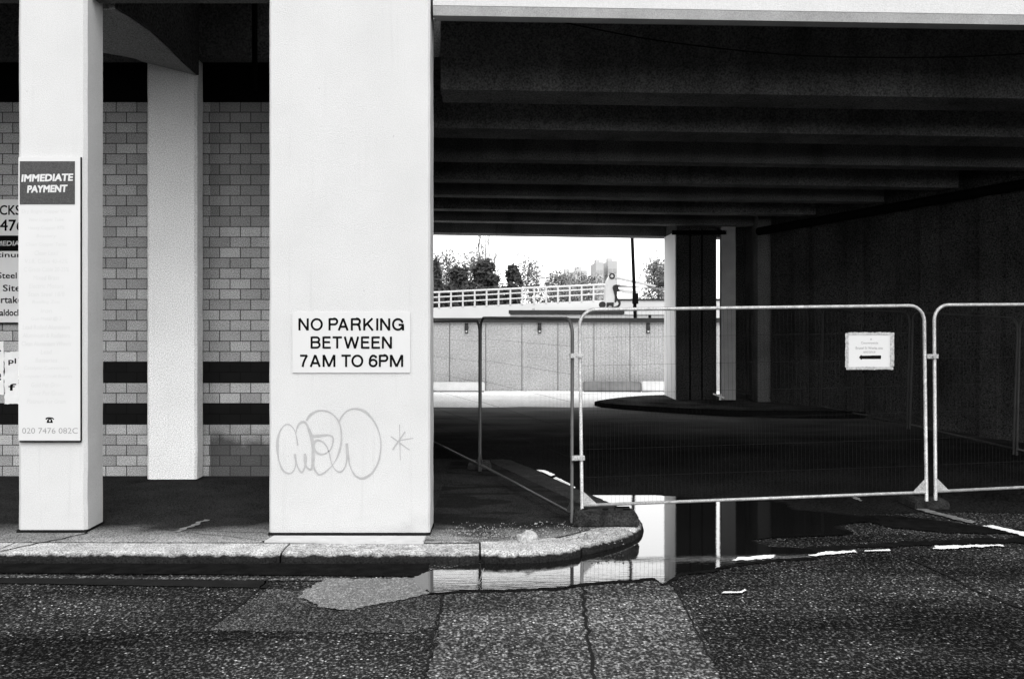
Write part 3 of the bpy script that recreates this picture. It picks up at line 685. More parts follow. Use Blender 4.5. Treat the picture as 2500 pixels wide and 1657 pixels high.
# abutment walls (right one runs back towards the left)
rw = [(13.2, 8.0), (8.5, 16.6), (6.06, 21.1)]
aw = thing('abutment_wall', 'dark panelled side wall of the underpass behind the mesh fence', 'wall', (8.5, 16.6, 0))
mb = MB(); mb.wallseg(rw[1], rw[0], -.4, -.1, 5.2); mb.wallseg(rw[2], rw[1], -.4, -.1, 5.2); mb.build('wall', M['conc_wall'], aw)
# pilasters along the wall
def onwall(px):     # intersection of the pixel column with the wall line
    k = (px-VX)/F
    for (a, b) in ((rw[0], rw[1]), (rw[1], rw[2])):
        A = Vector(a); B = Vector(b); t = (k*A.y-A.x)/((B.x-A.x)-k*(B.y-A.y))
        if -.001 <= t <= 1.001: return A+(B-A)*t
    return Vector(rw[1])
wd_ = (Vector(rw[2])-Vector(rw[0])).normalized(); wn = Vector((-wd_.y, wd_.x)) if Vector((-wd_.y, wd_.x)).x < 0 else Vector((wd_.y, -wd_.x))
for px in (2010, 2145, 2330, 2480):
    p = onwall(px); mb = MB(); q = [p+wn*.39, p+wd_*.32+wn*.39, p+wd_*.32+wn*.49, p+wn*.49]
    mb.prism([(v.x, v.y) for v in q], g(p.y)-.05, 4.4); mb.build('pilaster', M['conc_wall'], aw)
mb = MB(); P = [Vector((rw[0][0]-.62, rw[0][1], 4.70)), Vector((rw[1][0]-.60, rw[1][1], 4.24)), Vector((rw[2][0]-.60, rw[2][1]-.1, 4.0))]
mb.tube(P, .085, 10); mb.build('service_pipe', M['ink'], aw, smooth=True)
# left abutment
la = thing('abutment_wall', 'concrete wall closing the left side of the underpass behind the wide pillar', 'wall', (-1.2, 13, 0))
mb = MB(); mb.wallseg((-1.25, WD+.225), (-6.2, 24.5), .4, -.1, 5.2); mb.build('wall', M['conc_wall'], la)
# far end piers
pr = thing('underpass_pier', 'dark pier with a pale left side at the far end of the underpass', 'pier', (4.3, 21.6, .3))
dA = 21.6; xa0 = W(1651, 0, dA).x; xa1 = W(1749, 0, dA).x
mb = MB(); mb.box(xa0, xa1, dA, 23.08, .2, zs(23, 4)+.2); mb.build('shaft', M['conc_wall'], pr)
mb = MB(); mb.box(xa0-.02, xa0-.001, dA+.02, 23.06, .3, 4.05); mb.build('lit_side', M['brightwhite'], pr)  # daylight on this side of the pier put into its white
for px in (1683, 1712): q = W(px, 0, dA).x; mb = MB(); mb.box(q, q+.03, dA-.012, dA-.0005, .3, 4.1); mb.build('vertical_strip', M['ink'], pr)
mb = MB(); mb.box(xa0-.1, xa1+.2, dA-.1, dA-.02, 3.98, 4.07); mb.build('cable_tray', M['ink'], pr)
pr2 = thing('underpass_pier', 'narrow grey pier just right of the thin slit of daylight', 'pier', (5, 21.4, .3))
mb = MB(); q0 = W(1761, 0, 21.5).x; q1 = W(1796, 0, 21.5).x; mb.box(q0, q1, 21.5, 21.66, .2, 4.5); mb.build('shaft', M['chamfer'], pr2)
pr3 = thing('underpass_pier', 'broad grey pier where the dark side wall of the underpass ends', 'pier', (5.7, 21.1, .3))
mb = MB(); q0 = W(1850, 0, 21.0).x; mb.box(q0, 6.05, 21.0, 22.6, .2, 4.5); mb.build('shaft', M['grey_conc'], pr3)
mb = MB(); mb.box(W(1797, 0, 22).x, q0+.1, 22.0, 22.4, .2, 4.5); mb.build('recessed_panel', M['conc_wall'], pr3)
mb = MB(); xq = W(1830, 0, 21.9).x; mb.tube([(xq, 21.9, .3), (xq, 21.9, 4.2)], .035, 8); mb.build('drain_pipe', M['grey_conc'], pr3, smooth=True)
mb = MB(); mb.box(6.05, 15, 23.15, 23.5, -.1, 5.2); mb.build('closing_wall', M['conc_wall'], pr3)
# traffic island at the far end
isl = [(2.0, 20.9), (2.5, 20.2), (3.6, 19.4), (5.0, 18.8), (7.15, 18.9), (6.1, 20.9), (5.9, 23.1), (3.9, 23.1), (3.0, 22.6), (2.3, 21.7)]
islc = catmull([(x, y, 0) for x, y in isl], 5, True)
mb = MB(); mb.prism([(p.x, p.y) for p in islc], .1, .405); struct(mb, 'traffic_island', M['blackwet'])
mb = MB(); isl2 = [Vector((3.75, 21.3, 0))+(p-Vector((3.75, 21.3, 0)))*.94 for p in islc]
sheet_fill([(p.x, p.y) for p in isl2 if True], .409, 'island_paving', M['island'])

t = thing('litter', 'scrap of white litter on the ground by the slit of daylight', 'litter', W(1757, 968, 21.2)); mb = MB()
a_ = W(1741, 961, 21.2); b_ = W(1768, 971, 21.2); mb.tube([a_, b_], .018, 5); a_ = W(1759, 961, 21.2); b_ = W(1758, 976, 21.2); mb.tube([a_, b_], .025, 5); mb.build('scrap', M['brightwhite'], t)
# hanging cable below the first beam
A = W(1350, 50, 10.2); B = W(2560, 126, 10.2); mb = MB()
pts = [W(1350, 50, 10.2), W(1560, 92, 10.2), W(1750, 118, 10.2), W(1950, 136, 10.2), W(2150, 141, 10.2), W(2350, 139, 10.2), W(2600, 126, 10.2)]
mb.tube(catmull(pts, 8), .007, 6)
tag(mb.build('cable', M['ink'], smooth=True), 'thin black cable sagging below the underpass deck', 'cable')

# ------------------------------------------------------------------ MESH FENCES
def fence(A, B, za, zb_, label, group, h=1.93, coupler=None, mat_=None, gus=True, post_drop=.09):
    A = Vector((A[0], A[1], za)); B = Vector((B[0], B[1], zb_)); L = (Vector(B[:2])-Vector(A[:2])).length
    rz = math.atan2(B.y-A.y, B.x-A.x); ry = -math.atan2(zb_-za, L)
    t = thing('mesh_fence', label, 'fence', A, rz, group); t.rotation_euler = (0, ry, rz)
    r = .0175; c = .16; st = mat_ or M['steel']
    pts = [(0, 0, -post_drop), (0, 0, h-c)]+[(c-c*math.cos(a), 0, h-c+c*math.sin(a)) for a in [R(15*k) for k in range(1, 6)]]+[(c, 0, h), (L-c, 0, h)]
    pts += [(L-c+c*math.sin(a), 0, h-c+c*math.cos(a)) for a in [R(15*k) for k in range(1, 6)]]+[(L, 0, h-c), (L, 0, -post_drop)]
    mb = MB(); mb.tube(pts, r, 10); mb.build('frame', st, t, smooth=True, local=True)
    mb = MB(); mb.tube([(r, 0, 0), (L-r, 0, 0)], .016, 8); mb.build('bottom_rail', st, t, smooth=True, local=True)
    mb = MB(); n = int(L/.042)
    for i in range(1, n):
        x = L*i/n; e = min(x, L-x); top = h-c+math.sqrt(max(0, c*c-(c-e)**2)) if e < c else h
        s_ = .0006; mb.box(x-s_, x+s_, -.0006, .0006, .0, top)
    for k in range(1, 7):
        z = h*k/7
        mb.box(r, L-r, -.003, -.0012, z-.001, z+.001)
    mb.build('wire_mesh', M['wire'], t, local=True)
    if gus:
        for s_ in (0, 1):
            x = (L-r) if s_ else r; k = -1 if s_ else 1
            mb = MB(); v = [(x, -.003, .135), (x, -.003, .012), (x+k*.13, -.003, .012), (x, .003, .135), (x, .003, .012), (x+k*.13, .003, .012)]
            mb.add(v, [(0, 1, 2), (3, 5, 4), (0, 3, 4, 1), (1, 4, 5, 2), (2, 5, 3, 0)]); mb.build('corner_gusset', st, t, local=True, fix=True)
    if coupler:
        for z in coupler:
            mb = MB(); mb.box(-.10, .028, -.028, .028, z-.022, z+.022); mb.tube([(-.036, -.045, z), (-.036, .045, z)], .012, 8); mb.build('coupler', M['steel'], t, local=True)
    return t
gF = 'front mesh fence panels across the road'
A0 = W(1421, 0, 9.84); A1 = W(2262, 0, 10.3)
fence((A0.x, 9.84), (A1.x, 10.3), W(0, 1233, 9.84).z, W(0, 1201, 10.3).z, 'wide mesh fence panel with the white arrow sign, right of the double post', gF, coupler=(.47, 1.48))
B0 = W(2284, 0, 10.32); B1 = (B0.x+3.38, 11.0)
fence((B0.x, 10.32), B1, W(0, 1199, 10.32).z, W(0, 1199, 10.32).z+.03, 'mesh fence panel cut by the right edge of the photo', gF, coupler=(1.4,))
gS = 'mesh fence panels running back along the pavement edge'
S0 = (.715, 9.86); S1 = (-.255, 13.13)
fence(S0, S1, .20, .22, 'mesh fence panel running back from the double post beside the puddle', gS, mat_=M['midsteel'], h=1.93)
fence((-.265, 13.17), (-1.28, 16.5), .21, .20, 'far mesh fence panel half hidden behind the wide pillar', gS, mat_=M['darksteel'], h=1.9)
gR = 'dark mesh fence panels along the abutment'
for k, (a, b, lb) in enumerate((((5.08, 22.2), (6.35, 19.75), 'farthest dark mesh fence panel beside the slit of daylight'), ((6.37, 19.7), (7.05, 17.2), 'dark mesh fence panel in front of the side wall, left of the arrow sign'),
                                ((7.07, 17.15), (7.62, 14.75), 'dark mesh fence panel in front of the side wall, behind the arrow sign'), ((7.64, 14.7), (8.4, 11.8), 'dark mesh fence panel in the shade at the right edge of the photo'))):
    fence(a, b, g(a[1])+.12+(.43-g(a[1])-.12+.12 if k == 0 else 0), g(b[1])+.12, lb, gR, mat_=M['darksteel'], gus=False)

def foot(px0, px1, ybase, z, hgt, label, depth=.24, d=None):
    p = G(px0, ybase, z); q = G(px1, ybase, z)
    t = thing('fence_foot', label, 'fence foot', ((p.x+q.x)/2, p.y+depth/2, z), group='blocks holding up the mesh fence')
    L = (q.x-p.x)/2; e = depth/2
    mb = MB()
    pr_ = [(-L, 0), (-L+.015, hgt*.75), (-L+.05, hgt), (L-.06, hgt), (L-.012, hgt*.72), (L, 0)]
    n = len(pr_); mb.add([(x, -e, zz) for x, zz in pr_]+[(x, e, zz) for x, zz in pr_], [tuple(range(n))[::-1], tuple(range(n, 2*n))]+[(i, (i+1) % n, (i+1) % n+n, i+n) for i in range(n)])
    o = mb.build('block', M['block'], t, local=True, bevel=.012)
    mb = MB()
    for sx in (-L+.12, 0, L-.12): mb.tube([(sx, 0, hgt-.002), (sx, 0, hgt+.006)], .03, 12)
    mb.build('socket', M['ink'], t, local=True)
    mb = MB(); mb.tube([(-.07+L*.5, -e*.3, hgt-.005), (-.07+L*.5, -e*.3, hgt+.03), (.07+L*.5, -e*.3, hgt+.03), (.07+L*.5, -e*.3, hgt-.005)], .008, 6); mb.build('handle', M['ink'], t, local=True)
    return t
foot(1400, 1562, 1286, PZ, .15, 'dirty dark block under the double fence post on the kerb corner')
foot(2234, 2322, 1245, 0, .12, 'dark block under the fence posts at the right of the arrow sign', depth=.5)
tt = foot(1140, 1200, 1147, PZ, .1, 'small dark block under the black fence post behind the wide pillar', depth=.3)

# arrow sign on the front panel
ds_ = 10.17
asg = thing('arrow_sign', 'small white landscape notice with a black left arrow taped to the mesh fence', 'sign', W(2122, 858, ds_))
mb = MB(); a = W(2070, 896, ds_); b = W(2173, 816, ds_); mb.box(a.x, b.x, ds_-.006, ds_-.002, a.z, b.z); mb.build('sheet', M['board'], asg)
mb = MB()
def tape(x0, x1, y0, y1, k):
    p = W(x0, y1, ds_); q = W(x1, y0, ds_); poly = ragged([(p.x, p.z), (q.x, p.z), (q.x, q.z), (p.x, q.z)], .012, .004, k, 20); mb.add([(x, ds_-.008-.0007*k, z) for x, z in poly], [tuple(range(len(poly)))])
tape(2063, 2071, 813, 896, 1); tape(2172, 2182, 812, 894, 2); tape(2070, 2174, 811, 817, 3); tape(2065, 2180, 895, 902, 4)
mb.build('tape', M['tape'], asg)
mb = MB(); ar = [(2097, 872), (2102.5, 866), (2104.5, 868), (2150, 867), (2151.5, 869), (2151, 874), (2150, 876), (2105, 876), (2102.5, 878)]
mb.add([W(x, y, ds_-.0075) for x, y in ar], [tuple(range(len(ar)))]); mb.build('arrow', M['ink'], asg)
for s_, X0, X1, Y0, Y1 in (('Countryside', 2102, 2144, 834, 841), ('Brunel St Works site', 2089, 2155, 846, 852.5), ('entrance', 2108, 2137, 856, 861.5), ('.', 2125, 2128, 826, 830)):
    text_part(s_, M['faded2'], asg, X0, X1, Y0, Y1, ds_-.0072)

# rubble on the corner
def rock(name, loc, r, seed, label=None, group=None, sq=(1, .8, .7)):
    b = bmesh.new(); bmesh.ops.create_icosphere(b, subdivisions=3, radius=1)
    for v in b.verts:
        n_ = noise.noise(v.co*1.3+Vector((seed, 0, 0)))*.45+noise.noise(v.co*4+Vector((seed, 5, 0)))*.12
        v.co = v.co*(1+n_); v.co = Vector((v.co.x*sq[0], v.co.y*sq[1], max(v.co.z*sq[2], -.35)))*r
    me = bpy.data.meshes.new(name); b.to_mesh(me); b.free(); me.materials.append(M['stone'])
    o = bpy.data.objects.new(name, me); o.location = loc; C.objects.link(o)
    if label: tag(o, label, 'rock', group)
    return o
p = G(1291, 1328, PZ); rock('rock', (p.x, p.y+.07, PZ+.035), .098, 3.3, 'fist sized pale lump of broken concrete lying near the kerb corner')
mb = MB(); random.seed(3)
for i in range(2200):
    t_ = random.random(); px = 1085+random.random()*440; py = random.uniform(1272, 1328)
    if random.random() > .15+.85*math.exp(-((px-1200)/130)**2-((py-1305)/16)**2)+.35*math.exp(-((px-1440)/80)**2): continue
    q = G(px, py, PZ)
    r_ = random.uniform(.002, .008)*random.choice((1, 1, 1, 1, 1.9))
    vv = [(random.uniform(-1, 1), random.uniform(-1, 1), random.uniform(.0, .8)) for _ in range(3)]
    mb.add([(q.x-r_, q.y-r_*.8, PZ-.003), (q.x+r_, q.y-r_*.7, PZ-.003), (q.x+r_*.6, q.y+r_, PZ-.003), (q.x-r_*.7, q.y+r_*.8, PZ-.003), (q.x+r_*.2*vv[0][0], q.y+r_*.2*vv[0][1], PZ+r_*.8)],
           [(0, 1, 4), (1, 2, 4), (2, 3, 4), (3, 0, 4)])
tag(mb.build('gravel', M['grit']), 'loose grit and gravel scattered on the pavement corner', 'gravel', kind='stuff')
# twig in the puddle
p = G(1168, 1428, 0); t = thing('weed', 'tiny dead weed sticking out of the puddle below the kerb joint', 'weed', p); mb = MB()
for k in range(6):
    a = k*1.1; q = Vector((.05*math.cos(a), .03*math.sin(a), .07+.012*k)); mb.tube([p, p+q*.6, p+q+Vector((.01, 0, .01))], .002, 4)
mb.build('stems', M['stone'], t)

# ------------------------------------------------------------------ BEYOND: boundary wall
BD = 30.0
bw_ = thing('boundary_wall', 'long low grey panelled wall with a dark coping beyond the underpass', 'wall', (0, BD, 0))
ztop = W(0, 787, BD).z
mb = MB(); pw = 88*BD/F; x = W(1098, 0, BD).x-pw*12
for k in range(28):
    mb.box(x+.012, x+pw-.012, BD, BD+.2, -.05, ztop)
    x += pw
mb.build('panels', M['extwall'], bw_)
mb = MB(); mb.box(-14, 17, BD+.05, BD+.24, -.06, ztop-.01); mb.build('joint_backing', M['midblock'], bw_)
mb = MB(); mb.box(-14, 17, BD-.08, BD+.32, ztop+.001, W(0, 776, BD).z); mb.build('coping', M['coping'], bw_)
def bulk(px, label):
    q = W(px, 801, BD); t = thing('wall_light', label, 'wall light', (q.x, BD, q.z), group='bulkhead lights on the boundary wall')
    mb = MB(); b = bmesh.new(); bmesh.ops.create_uvsphere(b, u_segments=16, v_segments=10, radius=1)
    mb.add([(v.co.x*.062, -.03+v.co.y*.075, v.co.z*.14) for v in b.verts], [tuple(v.index for v in f.verts) for f in b.faces]); b.free()
    mb.build('housing', M['coping'], t, smooth=True, local=True)
    mb = MB(); mb.box(-.05, .05, -.02, -.001, -.15, .15); mb.build('back_plate', M['tyre'], t, local=True)
    mb = MB(); mb.box(-.028, .028, -.095, -.06, -.125, -.06); mb.build('lens', M['board'], t, local=True, bevel=.01)
    return t
bulk(1139, 'dark oval wall light on the grey wall nearest the wide pillar'); bulk(1317, 'dark oval wall light on the grey wall just left of the double fence post'); bulk(1582, 'dark oval wall light on the grey wall next to the far pier')
for (X0, X1, Y0, Y1, m, lb) in ((1000, 1183, 934, 955, 'lightblock', 'long pale low block at the foot of the grey wall'), (1425, 1565, 932, 957, 'midblock', 'long mid grey trough at the foot of the grey wall'), (1567, 1628, 932, 953, 'lightblock', 'short pale block between the grey trough and the far pier')):
    a = W(X0, Y1, BD-.6); b = W(X1, Y0, BD-.6); t = thing('kerb_block', lb, 'block', ((a.x+b.x)/2, BD-.4, 0)); mb = MB(); zg = g(BD-.6)
    mb.box(a.x, b.x, BD-.6, BD-.25, zg, b.z); mb.build('block', M[m], t, bevel=.03)
    mb = MB(); mb.box(a.x+.03, b.x-.03, BD-.57, BD-.28, zg+.0, zg+.03); mb.build('base', M['coping'], t)
    mb = MB(); mb.box(a.x+.01, b.x-.01, BD-.64, BD-.605, zg, zg+.045); mb.build('shadow_gap', M['coping'], t)

# lamp post behind the wall
q0 = W(1551, 775, 33); q1 = W(1543, 570, 33); dirv = (q1-q0)
lp = thing('lamp_post', 'black leaning lamp post rising behind the grey wall', 'lamp post', (q0.x, 33, 0))
mb = MB(); top = q0+dirv*2.6; base = q0-dirv*.78; base.z = 0; mb.tube([base, q0, q1, top], .062, 10, r2=.05); mb.build('pole', M['ink'], lp, smooth=True)
mb = MB(); mb.tube([top, top+Vector((.5, 0, .2)), top+Vector((1.1, 0, .25))], .03, 8); mb.build('arm', M['ink'], lp, smooth=True)
mb = MB(); mb.box(top.x+1.05, top.x+1.6, 32.88, 33.12, top.z+.2, top.z+.32); mb.build('lantern', M['ink'], lp, bevel=.03)
mb = MB(); mb.box(q0.x-.09, q0.x+.09, 32.9, 33.1, q0.z+.45, q0.z+.8); mb.build('control_box', M['ink'], lp, bevel=.01)

# footbridge ramp with railing
FD = 60
fb = thing('footbridge', 'white ramp with a pale three rail railing behind the grey wall', 'footbridge', W(1250, 770, FD))
def ry(px, l, r): return l+(r-l)*(px-1055)/(1465-1055)
mb = MB(); a0, a1 = W(980, ry(980, 751, 733), FD), W(1480, ry(1480, 751, 733), FD)
mb.add([(a0.x, FD, a0.z-1.1), (a1.x, FD, a1.z-1.2), a1, a0, (a0.x, FD+3, a0.z-1.1), (a1.x, FD+3, a1.z-1.2), (a1.x, FD+3, a1.z), (a0.x, FD+3, a0.z)],
       [(0, 1, 2, 3), (1, 5, 6, 2), (3, 2, 6, 7), (5, 4, 7, 6), (4, 0, 3, 7), (0, 4, 5, 1)]); mb.build('deck', M['whitewall'], fb)
for l, r, rr in ((714, 695, .06), (726, 705, .045), (739, 718, .045)):
    mb = MB(); mb.tube([W(980, ry(980, l, r), FD), W(1480, ry(1480, l, r), FD)], rr, 6); mb.build('rail', M['rail'], fb)
px = 985
while px < 1480:
    mb = MB(); mb.tube([W(px, ry(px, 753, 735), FD), W(px, ry(px, 712, 693), FD)], .055, 6); mb.build('post', M['rail'], fb); px += 29
for px in (1010, 1100, 1200, 1300, 1400, 1470):
    p = W(px, 760, FD+1.5); mb = MB(); mb.box(p.x-.25, p.x+.25, FD+1.2, FD+1.8, 0, p.z-.1); mb.build('support', M['whitewall'], fb)
# bridge parapet farther right
qy = thing('quay_wall', 'long white parapet behind the black lamp post', 'wall', W(1550, 760, 75))
a = W(1478, 770, 75); b = W(1760, 733, 75); mb = MB(); mb.box(a.x, b.x, 75, 75.6, 0, b.z); mb.build('wall', M['whitewall'], qy)
mb = MB(); mb.box(a.x, b.x, 74.9, 75.7, b.z+.001, b.z+.12); mb.build('coping', M['coping'], qy)
dkw = thing('dock_wall', 'low white wall with a dark top between the grey wall and the ramp', 'wall', W(1380, 770, 41)); a = W(1245, 790, 41); b = W(1524, 757, 41)
mb = MB(); mb.box(a.x, b.x, 41, 41.4, 0, W(0, 766, 41).z); mb.build('wall', M['whitewall'], dkw)
mb = MB(); mb.box(a.x-.05, b.x, 40.9, 41.5, W(0, 766, 41).z+.001, b.z); mb.build('coping', M['coping'], dkw)
# kiosks just over the coping
for X0, X1, lb in ((1524, 1583, 'small white flat cabin roof showing above the coping left of the far pier'), (1590, 1640, 'pale striped cabin roof showing above the coping beside the far pier')):
    a = W(X0, 800, 45); b = W(X1, 764, 45); t = thing('cabin', lb, 'cabin', ((a.x+b.x)/2, 45, 0)); mb = MB(); mb.box(a.x, b.x, 45, 47, 0, b.z-.08); mb.build('body', M['machine'], t)
    mb = MB(); mb.box(a.x-.06, b.x+.06, 44.94, 47.06, b.z-.079, b.z); mb.build('roof', M['rail'], t)
# boom lift
ML = 52
bl = thing('boom_lift', 'pale boom lift with folded arms pointing right behind the grey wall', 'machine', W(1490, 755, ML))
def mw(x, y, dy=0): v = W(1430+x/9.8, 640+y/9.8, ML); v.y += dy; return v
def slab(mb, pts, t0=-.5, t1=.5, d=ML):
    n = len(pts); P = [mw(*p) for p in pts]; mb.add([(p.x, d+t0, p.z) for p in P]+[(p.x, d+t1, p.z) for p in P], [tuple(range(n)), tuple(range(n, 2*n))[::-1]]+[(i, (i+1) % n, (i+1) % n+n, i+n) for i in range(n)])
mb = MB(); slab(mb, [(430, 1080), (455, 900), (470, 560), (500, 430), (560, 330), (640, 330), (690, 440), (705, 560), (660, 660), (680, 900), (650, 1080)]); mb.build('turret', M['machine'], bl, fix=True)
mb = MB(); slab(mb, [(640, 330), (650, 375), (1650, 600), (1670, 560)], -.25, .25); mb.build('boom', M['machine'], bl, fix=True)
mb = MB(); slab(mb, [(700, 540), (700, 600), (1200, 600), (1850, 655), (1850, 632), (1200, 585), (780, 545)], -.2, .2); mb.build('boom', M['boom'], bl, fix=True)
mb = MB(); slab(mb, [(780, 640), (790, 690), (960, 740), (1250, 770), (1250, 700)], -.2, .2); mb.build('boom', M['machine'], bl, fix=True)
mb = MB(); slab(mb, [(615, 610), (635, 565), (690, 545), (800, 545), (740, 580), (765, 660), (800, 700), (725, 700), (712, 800), (740, 870), (725, 920), (690, 965), (665, 950), (670, 820), (640, 700)], -.56, .56); mb.build('hydraulic_arm', M['tyre'], bl, fix=True)
mb = MB(); slab(mb, [(470, 1090), (475, 970), (640, 965), (640, 1090), (600, 1080), (590, 1040), (540, 1030), (505, 1080)], -.58, .58); mb.build('chassis', M['tyre'], bl, fix=True)
mb = MB(); mb.tube(catmull([mw(735, 890, -.6), mw(770, 950, -.6), mw(775, 1010, -.6), mw(740, 1060, -.6), mw(650, 1090, -.6)], 5), .06, 6); mb.build('hose', M['tyre'], bl, smooth=True)
c_ = mw(380, 1020)
mb = MB(); mb.tube([(c_.x, ML-.5, c_.z), (c_.x, ML-.2, c_.z)], .17, 14); mb.build('wheel', M['tyre'], bl)
mb = MB(); mb.tube([mw(1850, 640), mw(1745, 790)], .03, 5); mb.build('hoist_cable', M['boom'], bl)
c_ = mw(1738, 805); mb = MB(); mb.box(c_.x-.09, c_.x+.09, ML-.1, ML+.1, c_.z-.06, c_.z+.06); mb.build('hook_block', M['tyre'], bl, bevel=.03)
c_ = mw(1810, 540); mb = MB(); mb.box(c_.x-.2, c_.x+.2, ML-.3, ML+.3, c_.z-.1, c_.z+.12); mb.build('basket', M['tyre'], bl, bevel=.05)
mb = MB(); c_ = mw(603, 342); mb.tube([(c_.x+.12*math.cos(a), ML-.52, c_.z+.12*math.sin(a)) for a in [2*math.pi*k/14 for k in range(14)]], .04, 6, closed=True); mb.build('pivot_ring', M['tyre'], bl)
# platform carrying it
sp = thing('embankment', 'pale raised bank beyond the grey wall', 'bank', (3, 55, 0)); mb = MB(); mb.prism([(W(1300, 0, 54).x, 50.5), (W(1900, 0, 54).x, 50.5), (W(1900, 0, 58).x, 59), (W(1300, 0, 58).x, 59)], -.05, mw(500, 1090).z); mb.build('bank', M['whitewall'], sp)

hd = thing('hedge', 'dark dense hedge showing through the white railing below the evergreens', 'hedge', W(1150, 745, 82)); mb = MB(); rnd = random.Random(77)
a = W(1030, 762, 82); b = W(1225, 703, 82)
for _ in range(9000):
    x = rnd.uniform(a.x, b.x); hh = b.z+.35*noise.noise(Vector((x*1.1, 0, 2)))-.0; p = Vector((x, 82+rnd.gauss(0, .5), a.z+(hh-a.z)*rnd.random()**.7)); s_ = .11*rnd.uniform(.5, 1.4)
    u = Vector((rnd.gauss(0, 1), rnd.gauss(0, 1), rnd.gauss(0, 1))).normalized(); v = u.orthogonal().normalized()
    mb.add([p-u*s_-v*s_*.6, p+u*s_-v*s_*.6, p+u*s_+v*s_*.6, p-u*s_+v*s_*.6], [(0, 1, 2, 3)])
mb.build('leaves', M['foliage'], hd)
mb = MB(); mb.box(a.x, b.x, 81.95, 82.05, 0, a.z+.2); mb.build('stems', M['foliage'], hd)
# tower blocks
def tower(X0, X1, ytop, d, label, floors):
    a = W(X0, 0, d).x; b = W(X1, 0, d).x; z = W(0, ytop, d).z
    t = thing('tower_block', label, 'tower block', ((a+b)/2, d, 0), group='distant tower blocks')
    mb = MB(); mb.box(a, b, d, d+25, 0, z); mb.build('wall', M['tower'], t)
    nwin = max(2, int((b-a)/3.5))
    for k in range(floors):
        zz = z-2-(k+1)*3.
        if zz < 6: break
        for j in range(nwin):
            x = a+(b-a)*(j+.2)/nwin; mb = MB(); mb.box(x, x+(b-a)*.6/nwin, d-.25, d-.02, zz, zz+1.7); mb.build('window', M['towerwin'], t)
    mb = MB(); mb.box(a+(b-a)*.12, b-(b-a)*.35, d+5, d+12, z+.01, z+1.5); mb.build('roof_plant', M['tower'], t)
tower(1455, 1473, 640, 420, 'pale thin tower block on the skyline, left one of the tall pair', 14)
tower(1484, 1507, 637, 430, 'pale tower block on the skyline, right one of the tall pair', 14)
tower(1404, 1433, 660, 380, 'pale lower block on the skyline left of the tall pair', 10)
tower(1378, 1401, 665, 400, 'pale stubby block at the left end of the distant blocks', 10)

# ------------------------------------------------------------------ TREES
def leaf_crown(mb, c, rx, rz_, n, size, seed, open_=0.):
    rnd = random.Random(seed)
    cl = []
    for _ in range(60):
        z = rnd.uniform(-1, 1); taper = max(.12, (1.2-.8*(z+1)/2)*rnd.uniform(.5, 1.5)); a = rnd.uniform(0, 6.28)
        rr = taper*math.sqrt(rnd.random()); cl.append((Vector((rr*math.cos(a), rr*math.sin(a), z)), rnd.uniform(.05, .2)*(1+open_)))
    for _ in range(n):
        q, rr = rnd.choice(cl)
        p = q+Vector((rnd.gauss(0, rr), rnd.gauss(0, rr), rnd.gauss(0, rr*.8)))
        p = Vector((c[0]+p.x*rx, c[1]+p.y*rx, c[2]+p.z*rz_))
        s_ = size*rnd.uniform(.4, 1.3); u = Vector((rnd.gauss(0, 1), rnd.gauss(0, 1), rnd.gauss(0, 1))).normalized(); v = u.orthogonal().normalized()
        mb.add([p-u*s_-v*s_*.5, p+u*s_-v*s_*.5, p+u*s_+v*s_*.5, p-u*s_+v*s_*.5], [(0, 1, 2, 3)])
def bush(X0, X1, ytop, ybot, d, label, seed, n=3500, m='foliage', size=.16, name='tree'):
    a = W(X0, ybot, d); b = W(X1, ytop, d); cx = (a.x+b.x)/2; t = thing(name, label, 'tree', (cx, d, 0), group='trees beyond the wall')
    mb = MB(); leaf_crown(mb, (cx, d, (a.z+b.z)/2), (b.x-a.x)/2*1.15, (b.z-a.z)/2, n if m == 'foliage' else n*2, size if m == 'foliage' else size*.75, seed, 0 if m == 'foliage' else 1.2); mb.build('crown', M[m], t)
    mb = MB(); mb.tube([(cx, d, 0), (cx+.1, d, a.z), (cx, d, (a.z+b.z)/2+.5)], .2, 7, r2=.08)
    rnd = random.Random(seed)
    for k in range(8):
        z = a.z+(b.z-a.z)*rnd.uniform(0, .8); an = rnd.uniform(0, 6.3); l = (b.x-a.x)*.38; mb.tube([(cx, d, z), (cx+math.cos(an)*l, d+math.sin(an)*l, z+l*.6)], .06, 5, r2=.02)
    mb.build('trunk', M['twig'] if m != 'foliage' else M['foliage'], t)
bush(1040, 1078, 648, 762, 85, 'dark narrow evergreen beside the wide pillar', 1)
bush(1098, 1158, 660, 762, 85, 'dark broad evergreen behind the railing, left of the bare tree', 2, 5200)
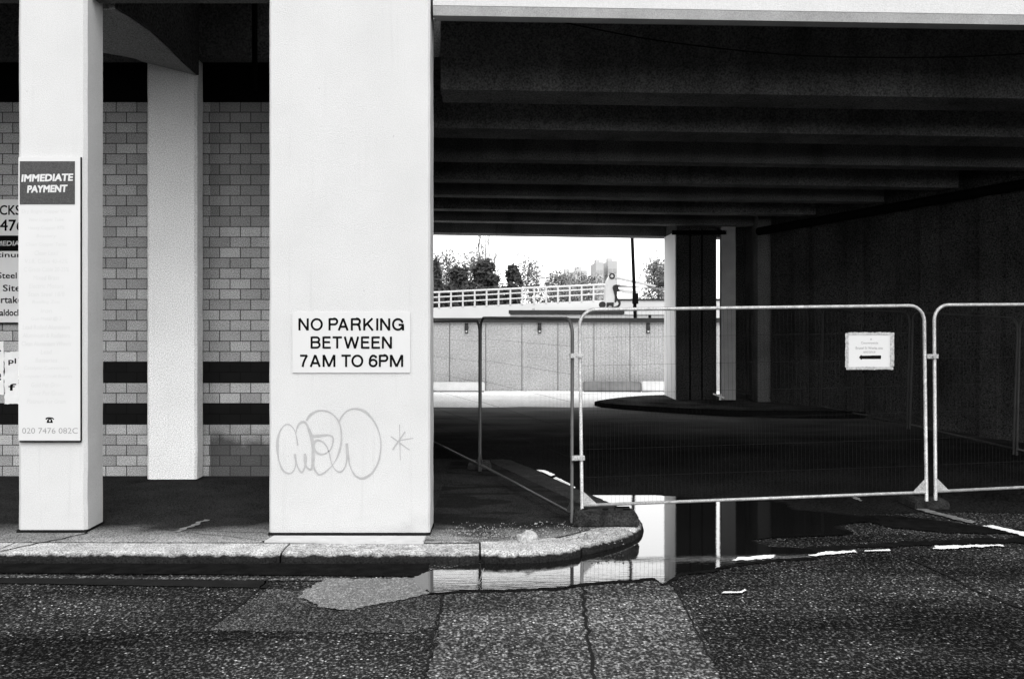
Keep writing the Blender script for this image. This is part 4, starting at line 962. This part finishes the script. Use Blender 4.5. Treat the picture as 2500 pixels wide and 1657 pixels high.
bush(1155, 1215, 645, 762, 86, 'dark pointed evergreen at the foot of the bare tree', 3, 5200)
bush(1228, 1272, 655, 762, 85, 'dark leaning evergreen standing alone right of the bare tree', 4, 4600)
bush(1574, 1640, 648, 762, 90, 'loose grey shrub on the skyline beside the far pier', 5, 1500, 'twig', .15)
bush(1046, 1132, 624, 762, 100, 'thin lacy tree above the dark evergreens near the wide pillar', 6, 1300, 'lightleaf', .15)
bush(1120, 1200, 632, 762, 101, 'thin lacy tree crown left of the tall bare tree', 7, 1300, 'lightleaf', .15)
bush(1262, 1330, 645, 762, 103, 'sparse lacy tree right of the lone dark evergreen', 8, 900, 'lightleaf', .14)
bush(1318, 1400, 672, 762, 105, 'faint low scrub in front of the distant blocks', 9, 1100, 'twig', .16)
bush(1395, 1470, 676, 762, 106, 'faint low scrub left of the boom lift', 10, 900, 'twig', .16)
def bare(px, ytop, d, label, seed):
    b0 = W(px, 760, d); t = thing('bare_tree', label, 'tree', (b0.x, d, 0), group='trees beyond the wall'); rnd = random.Random(seed)
    H = W(px, ytop, d).z; mb = MB()
    def br(p, dr, l, r, lev):
        q = p+dr*l*.5+Vector((rnd.gauss(0, .04), rnd.gauss(0, .04), 0))*l; e = p+dr*l; mb.tube([p, q, e], r, 5, r2=r*.5)
        if lev == 0: return
        for k in range(4 if lev > 1 else 3):
            f = rnd.uniform(.3, 1); s_ = p+dr*l*f; nd = (dr+Vector((rnd.gauss(0, .35), rnd.gauss(0, .35), rnd.uniform(0, .3)))).normalized()
            br(s_, nd, l*rnd.uniform(.4, .62), r*.5, lev-1)
    tr = MB(); tr.tube([(b0.x, d, 0), (b0.x, d, H*.35)], .2, 7, r2=.15); tr.build('trunk', M['twig'], t)
    for k in range(5):
        nd = Vector((rnd.gauss(0, .16), rnd.gauss(0, .16), 1)).normalized(); br(Vector((b0.x, d, H*rnd.uniform(.25, .38))), nd, H*rnd.uniform(.42, .6), .08, 3)
    mb.build('branches', M['twig'], t)
bare(1195, 575, 92, 'tall bare winter tree with fine upright branches above the evergreens', 5)
